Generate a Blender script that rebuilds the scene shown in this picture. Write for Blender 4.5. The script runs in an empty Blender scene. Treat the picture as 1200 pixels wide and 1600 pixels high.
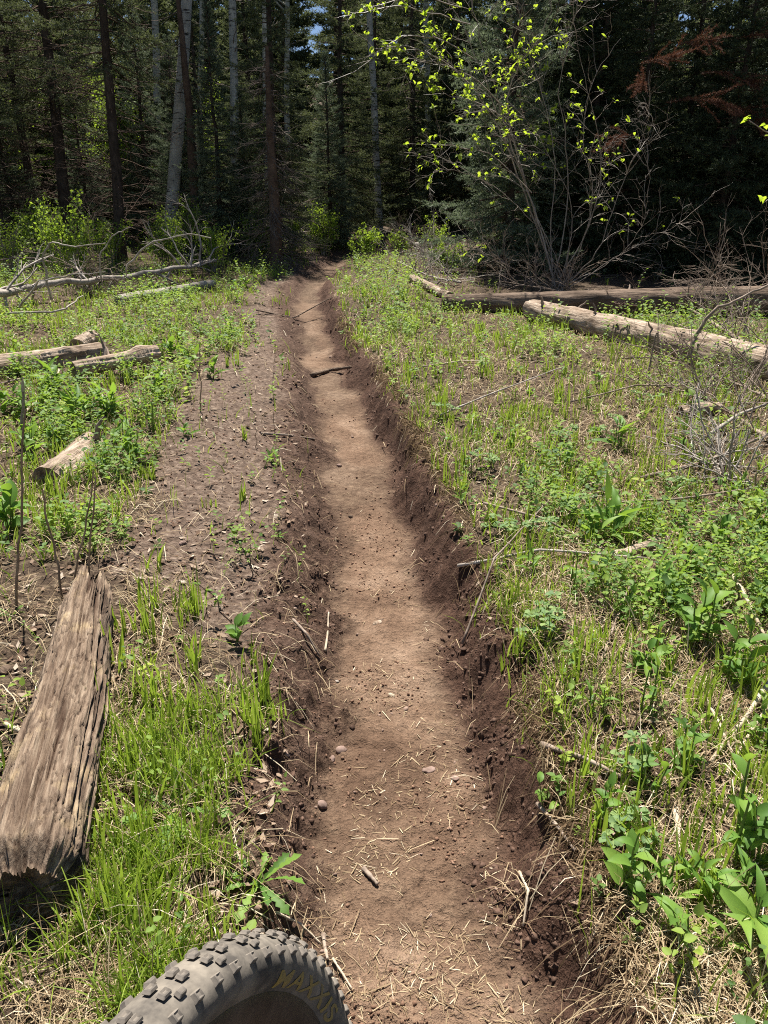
import bpy, math, random
import numpy as np
from mathutils import Vector, Matrix, Euler

R = math.radians
scene = bpy.context.scene
COL = scene.collection
rng = np.random.default_rng(7)
random.seed(7)

# ------------------------------------------------------------------ camera
CAM_H, PITCH, FPX = 1.35, R(21.0), 1140.0          # metres, radians, focal length for a 1600 px tall picture
cam = bpy.data.cameras.new('camera')
cam.sensor_fit = 'VERTICAL'
cam.sensor_height = 36.0
cam.lens = 36.0 * FPX / 1600.0
cam.clip_start, cam.clip_end = 0.05, 2000.0
cam_ob = bpy.data.objects.new('camera', cam)
cam_ob.location = (0, 0, CAM_H)
cam_ob.rotation_euler = (R(90) - PITCH, 0, 0)
COL.objects.link(cam_ob)
scene.camera = cam_ob

# ------------------------------------------------------------------ sky, sun, exposure
SUN_EL, SUN_AZ = R(64), R(-7)                       # azimuth to the right of straight ahead
w = bpy.data.worlds.new('World')
scene.world = w
w.use_nodes = True
nt = w.node_tree
nt.nodes.clear()
sky = nt.nodes.new('ShaderNodeTexSky')
sky.sky_type = 'NISHITA'
sky.sun_disc = False
sky.sun_elevation = SUN_EL
sky.sun_rotation = SUN_AZ
sky.altitude = 2500
bg = nt.nodes.new('ShaderNodeBackground')
bg.inputs['Strength'].default_value = 0.05
wo = nt.nodes.new('ShaderNodeOutputWorld')
nt.links.new(sky.outputs[0], bg.inputs[0])
nt.links.new(bg.outputs[0], wo.inputs[0])
sl = bpy.data.lights.new('sun', 'SUN')
sl.energy = 5.0
sl.angle = R(0.53)
sl.color = (1.0, 0.95, 0.87)
sun = bpy.data.objects.new('sun', sl)
sun.rotation_euler = Vector((-math.sin(SUN_AZ) * math.cos(SUN_EL), -math.cos(SUN_AZ) * math.cos(SUN_EL), -math.sin(SUN_EL))).to_track_quat('-Z', 'Y').to_euler()
sun.location = (4, 8, 15)
COL.objects.link(sun)
vs = scene.view_settings
vs.view_transform = 'Standard'
vs.look = 'None'
vs.exposure = 1.15
vs.gamma = 1.0
vs.use_curve_mapping = False
scene.cycles.use_denoising = False
scene.cycles.filter_width = 1.05
scene.cycles.max_bounces = 8
scene.cycles.transmission_bounces = 6
scene.cycles.diffuse_bounces = 4

# ------------------------------------------------------------------ numeric helpers
def _hash(ix, iy, seed):
    h = (ix.astype(np.int64) * 374761393 + iy.astype(np.int64) * 668265263 + seed * 974634777) & 0xffffffff
    h = ((h ^ (h >> 13)) * 1274126177) & 0xffffffff
    h = ((h ^ (h >> 16)) * 2246822519) & 0xffffffff
    return ((h ^ (h >> 15)) & 0xffffff) / float(0xffffff)

def noise(x, y, seed=0):
    x = np.asarray(x, float); y = np.asarray(y, float)
    ix = np.floor(x); iy = np.floor(y)
    fx = x - ix; fy = y - iy
    fx = fx * fx * fx * (fx * (fx * 6 - 15) + 10); fy = fy * fy * fy * (fy * (fy * 6 - 15) + 10)
    a = _hash(ix, iy, seed); b = _hash(ix + 1, iy, seed); c = _hash(ix, iy + 1, seed); d = _hash(ix + 1, iy + 1, seed)
    return (a + (b - a) * fx) * (1 - fy) + (c + (d - c) * fx) * fy

def fbm(x, y, seed=0, oct=4, gain=0.5):
    s = 0.0; a = 1.0; tot = 0.0
    for o in range(oct):
        ca, sa = math.cos(o * 1.1), math.sin(o * 1.1)
        xr = np.asarray(x) * ca - np.asarray(y) * sa; yr = np.asarray(x) * sa + np.asarray(y) * ca
        s = s + a * noise(xr * 2 ** o + 17 * o, yr * 2 ** o - 9 * o, seed + o)
        tot += a; a *= gain
    return s / tot

def sstep(a, b, x):
    t = np.clip((np.asarray(x, float) - a) / (b - a), 0, 1)
    return t * t * (3 - 2 * t)

def smooth_curve(ks, vals, y0=-40, y1=400, n=8800, k=41):
    g = np.linspace(y0, y1, n)
    v = np.interp(g, ks, vals)
    ker = np.hanning(k); ker /= ker.sum()
    v2 = np.convolve(np.pad(v, k // 2, mode='edge'), ker, 'valid')
    return lambda y: np.interp(y, g, v2)

# ------------------------------------------------------------------ the lie of the land
XC = smooth_curve([-40, -3, .9, 2, 3.7, 5.7, 7.5, 9.5, 12, 14, 17, 19, 22, 30, 400],
                  [.6, .2, .085, .035, -.085, -.32, -.62, -.95, -1.2, -1.15, -.8, .1, 2.4, 9, 200], k=31)
WF = smooth_curve([-40, 1, 2, 3.7, 5.7, 8, 14, 400], [.23, .225, .22, .20, .165, .16, .17, .17])
DR = smooth_curve([-40, 0, 1, 3, 5, 7, 10, 14, 18, 400], [.17, .17, .19, .25, .24, .19, .16, .12, .07, .05])
RAMP = smooth_curve([-40, 0, 1.5, 4, 6, 9.5, 14, 18, 25, 50, 120, 400], [-.8, 0, .01, .13, .28, .43, .70, 1.0, 1.4, 3.6, 16, 70], k=41)

def terrain(x, y, detail=True):
    """height and masks: tread (packed floor), bank (dark damp earth with painted shading), soil (loose bare earth)"""
    x = np.asarray(x, float); y = np.asarray(y, float)
    t = x - XC(y) - .10 * (fbm(y * .9, y * 0 + 5, 7, 2) - .5); wf = WF(y); D = DR(y)
    e1 = (fbm(x * 3.1, y * 3.1, 3, 3) - .5)
    tr = t + e1 * .20 + .06 * (fbm(x * 9, y * 9, 8, 2) - .5)
    e2 = (fbm(x * 2.3 + 40, y * 2.3, 13, 3) - .5)
    tl = -t + e2 * .26 + .10 * (fbm(x * 9, y * 9, 9, 2) - .5)
    bankw = .09 + .09 * (fbm(x * 0 + 3, y * 1.3, 5, 2))
    up_r = sstep(wf, wf + bankw * 1.4, tr)
    up_l = .74 * sstep(wf - .04, wf + .27, tl) + .26 * sstep(wf + .2, wf + .9, tl)
    rise = np.where(t > 0, up_r, up_l)
    z = RAMP(y) + (rise - 1) * D
    z = z - .02 * np.exp(-(t / .16) ** 2)
    # roll in the trail, farther meadow rises to both sides
    z = z + np.exp(-((y - 8.0) / .9) ** 2) * -.10 * sstep(1.6, .4, np.abs(t)) + np.exp(-((y - 9.9) / .8) ** 2) * .10 * sstep(1.8, .5, np.abs(t))
    z = z + .10 * (fbm(x * .35, y * .35, 21, 2) - .5) * sstep(.6, 2.0, np.abs(t))
    z = z + .03 * sstep(.4, .7, t) * sstep(1.1, .7, t) * sstep(14, 5, y)
    z = z + sstep(2, 9, x) * .12 * np.clip((x - 2) / 6, 0, 4) + sstep(-3, -9, x) * .15
    tread = sstep(wf + .06, wf - .10, np.where(t > 0, tr, tl)) * (1 - .45 * sstep(.45, .7, fbm(x * 2.2, y * 1.4, 55, 3))) * np.interp(y, [6, 9, 13], [1, .8, .55])  # packed colour fades with distance, painting shade on the far trail
    bank = sstep(wf - .08, wf + .04, tr) * sstep(wf + bankw * 1.4 + .10, wf + bankw * 1.4 - .02, tr)
    bl = sstep(wf - .1, wf + .05, tl) * sstep(wf + .40, wf + .2, tl)
    bank = np.where(t > 0, bank, bl * .75)
    soil = sstep(.05, .3, bl) 
    shoulder = bare_left(t, y) * sstep(wf - .04, wf + .18, tl)
    if detail:
        rough = np.where(t > 0, bank, np.maximum(bl * .75, .26 * shoulder))
        rough = rough * np.where(t > 0, 1.0, .35 + 1.3 * sstep(.35, .65, fbm(x * 1.6, y * 1.6, 37, 2)))
        cl = np.abs(fbm(x * 16, y * 16, 31, 4, .6) - .5) * 2
        z = z + rough * (.055 * (fbm(x * 9, y * 9, 33, 4, .6) - .5) + np.where(t > 0, .026, .042) * (cl - .3) + np.where(t > 0, .006, .02) * (fbm(x * 38, y * 38, 35, 2, .6) - .5))
        z = z + tread * (.026 * (fbm(x * 12, y * 12, 51, 4, .62) - .5) + .016 * (fbm(x * 45, y * 45, 53, 2, .7) - .5)) + tread * .02 * (fbm(x * 4, y * 3, 52, 2) - .5)
        # knobbly tyre prints pressed into the packed floor
        tm = t - .05 * np.sin(y * 1.3) - .02
        row = np.floor(tm / .019); inr = (np.abs(tm) < .056)
        ph = np.abs(((y / .034 + .5 * (row % 2)) % 1) - .5) * 2; cr_ = np.abs((tm / .019) % 1 - .5) * 2
        z = z - tread * inr * .0075 * sstep(.75, .35, ph) * sstep(.9, .5, cr_) * sstep(.42, .6, fbm(x * 2.5 + 3, y * .9, 57, 2)) * (y < 5)
        off = (1 - tread) * np.clip(1 - rough, 0, 1)
        z = z + off * (.04 * (fbm(x * 5, y * 5, 61, 4, .6) - .5) + .012 * (fbm(x * 30, y * 30, 62, 3, .6) - .5))
    return z, tread, bank, shoulder

def bare_left(t, y):
    """1 on the bare earth shoulder left of the rut"""
    e = np.interp(y, [0, 1.0, 2.0, 2.4, 2.8, 5, 6.5, 9, 12, 16], [.36, .36, .40, .70, 1.12, 1.2, .95, .75, .8, .4])
    n = (fbm(t * 3 + 9, y * 3, 71, 3) - .5) * .5
    return sstep(.12, -.12, -t - e - n) * (t < 0)

def veg(x, y):
    """0..1 green cover"""
    z, tread, bank, sh = terrain(x, y, False)
    t = x - XC(y); wf = WF(y)
    edge = np.where(t > 0, sstep(wf + .10, wf + .30, t), sstep(wf + .08, wf + .24, -t) * (1 - .96 * sh))
    nearleft = (y < 2.75) & (x < np.interp(y, [.8, 1.1, 2.5, 2.8], [-.62, -.66, -.98, -1.1]))
    edge = edge * np.where(nearleft, np.where(x > -1.9, .10, .6), 1.0)
    edge = edge * np.where((t > .3) & (y > 9.3) & (x > .6), .2, 1.0) * np.where((x > 1.7) & (y > 8.4), .4, 1.0)
    return edge * sstep(24, 16, y), t, sh

def zg(x, y):
    return float(terrain(np.array([x]), np.array([y]))[0][0])

FW = np.array([0, math.cos(PITCH), -math.sin(PITCH)]); UP = np.array([0, math.sin(PITCH), math.cos(PITCH)])
def ray(px, py):
    return FW + np.array([1, 0, 0]) * (px - 600) / FPX + UP * (800 - py) / FPX

def at(px, py, dz=0.0):
    """the point of the ground that the photograph shows at a pixel"""
    d = ray(px, py)
    s = np.geomspace(.5, 80, 900)
    X = d[0] * s; Y = d[1] * s; Z = CAM_H + d[2] * s
    below = Z < terrain(X, Y, False)[0] + dz
    i = int(np.argmax(below)) if below.any() else 899
    return Vector((X[i], Y[i], Z[i]))

def far(px, py, y):
    """the point at forward distance y behind a pixel"""
    d = ray(px, py); s = y / d[1]
    return Vector((d[0] * s, y, CAM_H + d[2] * s))

# ------------------------------------------------------------------ mesh helpers
def mesh(name, V, F, mat=None, attrs=None, smooth=False):
    V = np.asarray(V, np.float32).reshape(-1, 3)
    m = bpy.data.meshes.new(name)
    if isinstance(F, np.ndarray):
        groups = [F]
    else:
        groups = [np.asarray(f) for f in F if len(f)]
    nl = sum(g.size for g in groups); nf = sum(len(g) for g in groups)
    m.vertices.add(len(V)); m.vertices.foreach_set('co', V.ravel())
    m.loops.add(nl); m.polygons.add(nf)
    m.loops.foreach_set('vertex_index', np.concatenate([g.ravel() for g in groups]).astype(np.int32))
    tot = np.concatenate([np.full(len(g), g.shape[1]) for g in groups]).astype(np.int32)
    st = np.concatenate([[0], np.cumsum(tot)[:-1]]).astype(np.int32)
    m.polygons.foreach_set('loop_start', st)
    if smooth:
        m.polygons.foreach_set('use_smooth', np.ones(nf, bool))
    for k, a in (attrs or {}).items():
        at_ = m.attributes.new(k, 'FLOAT', 'POINT')
        at_.data.foreach_set('value', np.asarray(a, np.float32).ravel())
    m.update(calc_edges=True)
    if mat:
        m.materials.append(mat)
    return m

def tag(o, label=None, cat=None, group=None, kind=None):
    if label: o['label'] = label
    if cat: o['category'] = cat
    if group: o['group'] = group
    if kind: o['kind'] = kind
    return o

def obj(name, me, parent=None, M=None):
    o = bpy.data.objects.new(name, me)
    COL.objects.link(o)
    if parent is not None: o.parent = parent
    if M is not None: o.matrix_basis = M
    if parent is not None and name in ('branches', 'dead_twigs', 'twigs', 'side_branches', 'stems', 'limbs', 'foliage', 'rust_needles', 'dead_stubs'): o['kind'] = 'stuff'
    return o

def thing(name, loc, label, cat, group=None, rz=0.0, sc=1.0, tilt=(0, 0)):
    o = bpy.data.objects.new(name, None)
    o.empty_display_size = .1
    COL.objects.link(o)
    o.location = loc; o.rotation_euler = (tilt[0], tilt[1], rz); o.scale = (sc, sc, sc)
    return tag(o, label, cat, group)

def tubes(lines, sides=5):
    """lines: list of (points, radii) -> V, F(quads), caps left open at hairline ends"""
    Vs, Fs, n0 = [], [], 0
    for P, r in lines:
        P = np.asarray(P, float); n = len(P)
        r = np.broadcast_to(np.asarray(r, float), (n,))
        T = np.gradient(P, axis=0); T /= np.linalg.norm(T, axis=1)[:, None] + 1e-9
        ref = np.array([0, 0, 1.]) if abs(T[0][2]) < .8 else np.array([1., 0, 0])
        A = np.cross(T, ref); A /= np.linalg.norm(A, axis=1)[:, None] + 1e-9
        B = np.cross(T, A)
        a = np.arange(sides) * 2 * math.pi / sides
        ring = (A[:, None, :] * np.cos(a)[None, :, None] + B[:, None, :] * np.sin(a)[None, :, None]) * r[:, None, None] + P[:, None, :]
        Vs.append(ring.reshape(-1, 3))
        i = np.arange(n - 1)[:, None] * sides; j = np.arange(sides)[None, :]; j2 = (j + 1) % sides
        q = np.stack([i + j, i + j2, i + sides + j2, i + sides + j], -1).reshape(-1, 4) + n0
        Fs.append(q); n0 += n * sides
    return np.concatenate(Vs), np.concatenate(Fs)

def tube_mesh(name, lines, mat, sides=5, smooth=True):
    V, F = tubes(lines, sides)
    return mesh(name, V, F, mat, None, smooth)

def wander(p0, p1, n, amp, r_=None):
    """a crooked line between two points"""
    r_ = r_ or rng
    p0 = np.asarray(p0, float); p1 = np.asarray(p1, float)
    s = np.linspace(0, 1, n)[:, None]
    w_ = np.cumsum(r_.normal(size=(n, 3)), 0); w_ = w_ - w_[0] - (w_[-1] - w_[0]) * s
    return p0 + (p1 - p0) * s + w_ * amp / math.sqrt(n)

def unit(v):
    v = np.asarray(v, float)
    return v / (np.linalg.norm(v, axis=-1, keepdims=True) + 1e-9)

def branchy(p0, d, L, r0, lev, out, r_, kids=5, spread=.8, crook=.12, droop=0.0, shrink=.5):
    """recursive dead-branch / shrub skeleton; appends (points, radii)"""
    n = 7 if lev > 0 else 5
    d = unit(d); P = [np.asarray(p0, float)]
    for k in range(n - 1):
        d = unit(d + r_.normal(size=3) * crook + np.array([0, 0, droop]))
        P.append(P[-1] + d * L / (n - 1))
    P = np.array(P)
    out.append((P, np.linspace(r0, r0 * (.45 if lev > 0 else .3), n)))
    if lev > 0:
        for k in range(kids):
            s = r_.uniform(.2, .97); i = min(int(s * (n - 1)), n - 2)
            q = P[i] + (P[i + 1] - P[i]) * (s * (n - 1) - i)
            dd = unit(P[i + 1] - P[i]) + unit(r_.normal(size=3)) * spread
            branchy(q, dd, L * shrink * r_.uniform(.6, 1.15), max(r0 * .5 * (1 - .4 * s), .0015), lev - 1, out, r_, max(kids - 1, 2), spread, crook, droop, shrink)
    return out

# ------------------------------------------------------------------ materials
def M_(name):
    m = bpy.data.materials.new(name); m.use_nodes = True
    n = m.node_tree; n.nodes.clear()
    out = n.nodes.new('ShaderNodeOutputMaterial')
    return m, n, out

def N(n, t, **kw):
    x = n.nodes.new(t)
    for k, v in kw.items():
        if k in x.inputs: x.inputs[k].default_value = v
        else: setattr(x, k, v)
    return x

def noise_node(n, vec, scale, detail=4, rough=.6, dist=0.0):
    x = n.nodes.new('ShaderNodeTexNoise')
    x.inputs['Scale'].default_value = scale; x.inputs['Detail'].default_value = detail
    x.inputs['Roughness'].default_value = rough; x.inputs['Distortion'].default_value = dist
    if vec is not None: n.links.new(vec, x.inputs['Vector'])
    return x.outputs['Fac']

def ramp(n, fac, stops):
    r = n.nodes.new('ShaderNodeValToRGB')
    e = r.color_ramp.elements
    while len(e) < len(stops): e.new(.5)
    for i, (p, c) in enumerate(stops):
        e[i].position = p; e[i].color = (*c, 1) if len(c) == 3 else c
    n.links.new(fac, r.inputs[0])
    return r.outputs[0]

def mixc(n, fac, a, b, mode='MIX'):
    x = n.nodes.new('ShaderNodeMix'); x.data_type = 'RGBA'; x.blend_type = mode
    for s, v in ((0, fac), (6, a), (7, b)):
        if isinstance(v, (int, float)): x.inputs[s].default_value = v
        elif isinstance(v, tuple): x.inputs[s].default_value = (*v, 1)
        else: n.links.new(v, x.inputs[s])
    return x.outputs[2]

def attr(n, name):
    a = n.nodes.new('ShaderNodeAttribute'); a.attribute_name = name
    return a.outputs['Fac']

def mapping(n, scale=(1, 1, 1), kind='Object'):
    tc = n.nodes.new('ShaderNodeTexCoord'); mp = n.nodes.new('ShaderNodeMapping')
    mp.inputs['Scale'].default_value = scale
    n.links.new(tc.outputs[kind], mp.inputs[0])
    return mp.outputs[0]

def bump(n, h, strength, dist):
    b = n.nodes.new('ShaderNodeBump'); b.inputs['Strength'].default_value = strength; b.inputs['Distance'].default_value = dist
    n.links.new(h, b.inputs['Height'])
    return b.outputs[0]

def principled(n, out, col, rough=.8, spec=.3, nrm=None):
    p = n.nodes.new('ShaderNodeBsdfPrincipled')
    if isinstance(col, tuple): p.inputs['Base Color'].default_value = (*col, 1)
    else: n.links.new(col, p.inputs['Base Color'])
    p.inputs['Roughness'].default_value = rough
    p.inputs['Specular IOR Level'].default_value = spec
    if nrm is not None: n.links.new(nrm, p.inputs['Normal'])
    if out is not None: n.links.new(p.outputs[0], out.inputs[0])
    return p

def mat_leaf(name, stops, tcol, trans=.4, rough=.5, src='rnd', spec=.35, vein=False):
    m, n, out = M_(name)
    if src == 'rnd': f = attr(n, 'rnd')
    else: f = n.nodes.new('ShaderNodeObjectInfo').outputs['Random']
    c = ramp(n, f, stops)
    if vein:
        v = noise_node(n, mapping(n, (1, 1, 1)), 60, 2)
        c = mixc(n, .25, c, ramp(n, v, [(.3, (.3, .3, .3)), (.7, (1.2, 1.2, 1.0))]), 'MULTIPLY')
    p = principled(n, None, c, rough + .12, spec * .6)
    t = n.nodes.new('ShaderNodeBsdfTranslucent')
    n.links.new(mixc(n, .6, c, tcol), t.inputs[0])
    mx = n.nodes.new('ShaderNodeMixShader'); mx.inputs[0].default_value = trans
    n.links.new(p.outputs[0], mx.inputs[1]); n.links.new(t.outputs[0], mx.inputs[2])
    n.links.new(mx.outputs[0], out.inputs[0])
    return m

def mat_bark(name, stops, scale=(1, 1, 1), fine=12, bs=.6, bd=.02, rough=.9):
    m, n, out = M_(name)
    v = mapping(n, scale)
    f = noise_node(n, v, fine, 6, .65, .4)
    c = ramp(n, f, stops)
    big = noise_node(n, mapping(n, (1, 1, 1)), 5, 4)
    c = mixc(n, .75, c, ramp(n, big, [(.35, (.5, .47, .44)), (.65, (1.2, 1.2, 1.2))]), 'MULTIPLY')
    principled(n, out, c, rough, .2, bump(n, f, bs, bd))
    return m

def mat_ground():
    m, n, out = M_('earth')
    v = mapping(n)
    n1 = noise_node(n, v, 3.0, 5, .6); n2 = noise_node(n, v, 28, 5, .65); n3 = noise_node(n, v, 130, 4, .7)
    tread = attr(n, 'tread'); bank = attr(n, 'bank'); shoulder = attr(n, 'shoulder')
    litter = ramp(n, n2, [(.30, (.040, .027, .019)), (.5, (.09, .062, .042)), (.68, (.19, .145, .095))])
    loose = ramp(n, n2, [(.3, (.070, .048, .036)), (.5, (.15, .105, .078)), (.7, (.29, .22, .17))])
    packed = ramp(n, n1, [(.32, (.135, .083, .054)), (.5, (.22, .142, .094)), (.68, (.34, .236, .165))])
    packed = mixc(n, .55, packed, ramp(n, n2, [(.3, (.6, .58, .56)), (.6, (1.1, 1.1, 1.1))]), 'MULTIPLY')
    moist_shaded = ramp(n, n2, [(.3, (.045, .024, .016)), (.55, (.085, .047, .032)), (.75, (.15, .09, .062))])  # dark bank soil, shading of the rut walls also painted in
    c = mixc(n, shoulder, litter, loose)
    c = mixc(n, bank, c, moist_shaded)
    c = mixc(n, tread, c, packed)
    c = mixc(n, .7, c, ramp(n, n3, [(.30, (.5, .48, .46)), (.5, (1.0, 1.0, 1.0)), (.7, (1.35, 1.33, 1.3))]), 'MULTIPLY')
    h = n.nodes.new('ShaderNodeMath'); h.operation = 'MULTIPLY_ADD'; h.inputs[1].default_value = .35
    n.links.new(n3, h.inputs[0]); n.links.new(n2, h.inputs[2])
    principled(n, out, c, .95, .15, bump(n, h.outputs[0], 1.0, .03))
    return m

MAT_EARTH = mat_ground()
MAT_GRASS = mat_leaf('grass_blade', [(0, (.07, .13, .02)), (.4, (.18, .28, .035)), (.75, (.30, .40, .06)), (1, (.42, .42, .16))], (.36, .50, .04), .45, .42)
MAT_STRAW = mat_leaf('dry_grass_blade', [(0, (.10, .062, .036)), (.35, (.24, .17, .10)), (.75, (.48, .38, .24)), (1, (.70, .62, .46))], (.5, .38, .2), .15, .7, spec=.15)
MAT_COVER = mat_leaf('small_herb_leaf', [(0, (.07, .14, .045)), (.35, (.15, .25, .06)), (.7, (.26, .36, .06)), (1, (.40, .46, .08))], (.34, .50, .05), .42, .45)
MAT_HERB = mat_leaf('broad_herb_leaf', [(0, (.09, .19, .04)), (.5, (.15, .28, .05)), (1, (.24, .37, .07))], (.34, .52, .04), .40, .38, 'obj', vein=True)
MAT_BLUE = mat_leaf('blue_green_leaf', [(0, (.13, .22, .09)), (.5, (.19, .29, .11)), (1, (.26, .35, .11))], (.25, .42, .10), .35, .5, 'obj')
MAT_YOUNG = mat_leaf('young_yellow_leaf', [(0, (.20, .32, .03)), (.5, (.30, .42, .04)), (1, (.42, .52, .07))], (.55, .70, .04), .55, .45, 'obj')
MAT_BUSH = mat_leaf('bush_leaf', [(0, (.08, .15, .02)), (.5, (.17, .27, .035)), (1, (.30, .40, .06))], (.40, .55, .04), .45, .5)
MAT_ASPENLEAF = mat_leaf('aspen_leaf', [(0, (.05, .10, .02)), (1, (.14, .22, .04))], (.2, .35, .03), .4, .5)
MAT_STEM = mat_bark('green_stem', [(.3, (.10, .16, .03)), (.7, (.20, .27, .06))], (1, 1, 1), 20, .2, .002, .6)
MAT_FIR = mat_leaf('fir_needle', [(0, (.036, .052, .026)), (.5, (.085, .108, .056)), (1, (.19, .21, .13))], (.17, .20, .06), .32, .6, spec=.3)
MAT_SHADEFIR = mat_leaf('shaded_fir_needle', [(0, (.019, .031, .016)), (.5, (.043, .063, .032)), (1, (.10, .12, .066))], (.07, .09, .03), .16, .6, spec=.25)  # darker copy of fir_needle, backlit shade put into the colour
MAT_LITFIR = mat_leaf('pale_sunlit_needle', [(0, (.05, .075, .045)), (.5, (.115, .15, .095)), (1, (.26, .30, .21))], (.19, .24, .12), .36, .5, spec=.35)  # grey-green needles lightened, sunlit look put into the colour
MAT_RUST = mat_leaf('rust_needle', [(0, (.075, .034, .022)), (.6, (.15, .066, .042)), (1, (.22, .12, .075))], (.2, .08, .04), .15, .7)
MAT_DEADBARK = mat_bark('dead_twig_bark', [(.3, (.10, .075, .06)), (.7, (.22, .18, .15))], (1, 1, 1), 30, .3, .004)
MAT_BROWNTWIG = mat_bark('brown_twig_bark', [(.3, (.07, .045, .033)), (.7, (.16, .11, .08))], (1, 1, 1), 30, .3, .004)
MAT_SPRUCEBARK = mat_bark('spruce_bark', [(.3, (.035, .026, .020)), (.55, (.075, .055, .042)), (.75, (.13, .10, .08))], (1, 1, .3), 22, .9, .03)
MAT_LOGBARK = mat_bark('weathered_log', [(.30, (.07, .045, .03)), (.42, (.26, .19, .135)), (.55, (.42, .33, .25)), (.72, (.60, .51, .41))], (.13, 1, 1), 34, 1.0, .03)
MAT_LOGDARK = mat_bark('brown_log', [(.30, (.05, .034, .025)), (.45, (.15, .105, .075)), (.72, (.28, .21, .155))], (.13, 1, 1), 30, 1.0, .03)  # darker log bark; the log below the firs gets its shade painted in
MAT_GREYWOOD = mat_bark('grey_bleached_wood', [(.25, (.20, .17, .145)), (.5, (.38, .335, .29)), (.75, (.55, .50, .44))], (.2, 1, 1), 30, .4, .006)
MAT_STICK = mat_bark('stick_bark', [(.25, (.13, .10, .075)), (.5, (.27, .21, .165)), (.75, (.42, .35, .28))], (1, 1, 1), 40, .4, .003)
MAT_PALESTICK = mat_bark('pale_stick', [(.25, (.38, .30, .21)), (.75, (.66, .57, .44))], (1, 1, 1), 40, .3, .002)
MAT_SHRUBBARK = mat_bark('shrub_bark', [(.25, (.15, .12, .098)), (.5, (.29, .245, .205)), (.75, (.48, .43, .385))], (1, 1, .4), 40, .3, .004, .42)
MAT_STONE = mat_bark('trail_stone', [(.25, (.17, .115, .09)), (.55, (.29, .205, .17)), (.8, (.40, .31, .27))], (1, 1, 1), 30, .5, .004)

def mat_rotten():
    m, n, out = M_('rotten_wood')
    v = mapping(n, (.10, 1, 1))
    f = noise_node(n, v, 75, 7, .72, .3); g = noise_node(n, mapping(n), 9, 4, .6)
    c = ramp(n, f, [(.30, (.05, .033, .023)), (.43, (.135, .094, .066)), (.57, (.25, .185, .132)), (.78, (.43, .35, .26))])
    tan = ramp(n, f, [(.3, (.20, .13, .06)), (.55, (.52, .40, .24)), (.75, (.68, .56, .37))])
    dk = attr(n, 'crack')
    c = mixc(n, ramp(n, g, [(.55, (0, 0, 0)), (.72, (.75, .75, .75))]), c, tan)
    c = mixc(n, dk, c, (.055, .032, .022))
    principled(n, out, c, .92, .15, bump(n, f, .8, .012))
    return m
MAT_ROTTEN = mat_rotten()

def mat_aspen():
    m, n, out = M_('aspen_bark')
    v = mapping(n, (1, 1, 1))
    base = ramp(n, noise_node(n, v, 5, 4), [(.3, (.30, .29, .255)), (.7, (.55, .53, .47))])
    sc = noise_node(n, mapping(n, (1, 1, 5)), 4, 4, .6, .3)
    c = mixc(n, ramp(n, sc, [(.57, (0, 0, 0)), (.64, (1, 1, 1))]), base, (.045, .040, .035))
    lo = noise_node(n, mapping(n, (6, 6, 1)), 4, 3, .6)
    c = mixc(n, .5, c, ramp(n, lo, [(.3, (.55, .55, .55)), (.7, (1.1, 1.1, 1.1))]), 'MULTIPLY')
    principled(n, out, c, .8, .25, bump(n, sc, .3, .01))
    return m
MAT_ASPEN = mat_aspen()

def mat_plain(name, col, rough=.6, spec=.4, dust=None, metal=0.0):
    m, n, out = M_(name)
    c = col
    if dust:
        f = noise_node(n, mapping(n), 22, 5, .65)
        c = ramp(n, f, [(.35, col), (.7, dust)])
        p = principled(n, out, c, rough, spec, bump(n, noise_node(n, mapping(n), 90, 3), .25, .002))
    else:
        p = principled(n, out, c, rough, spec)
    p.inputs['Metallic'].default_value = metal
    return m
MAT_RUBBER = mat_plain('dusty_rubber', (.075, .067, .059), .9, .2, (.27, .235, .19))
MAT_KNOB = mat_plain('worn_tread_rubber', (.085, .076, .067), .9, .2, (.29, .25, .205))
MAT_PRINT = mat_plain('yellow_print', (.34, .25, .07), .8, .2, (.20, .165, .10))
MAT_RIM = mat_plain('dusty_black_rim', (.022, .020, .019), .5, .4, (.075, .062, .052))
MAT_STEEL = mat_plain('spoke_steel', (.3, .3, .3), .35, .5, metal=1.0)

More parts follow.
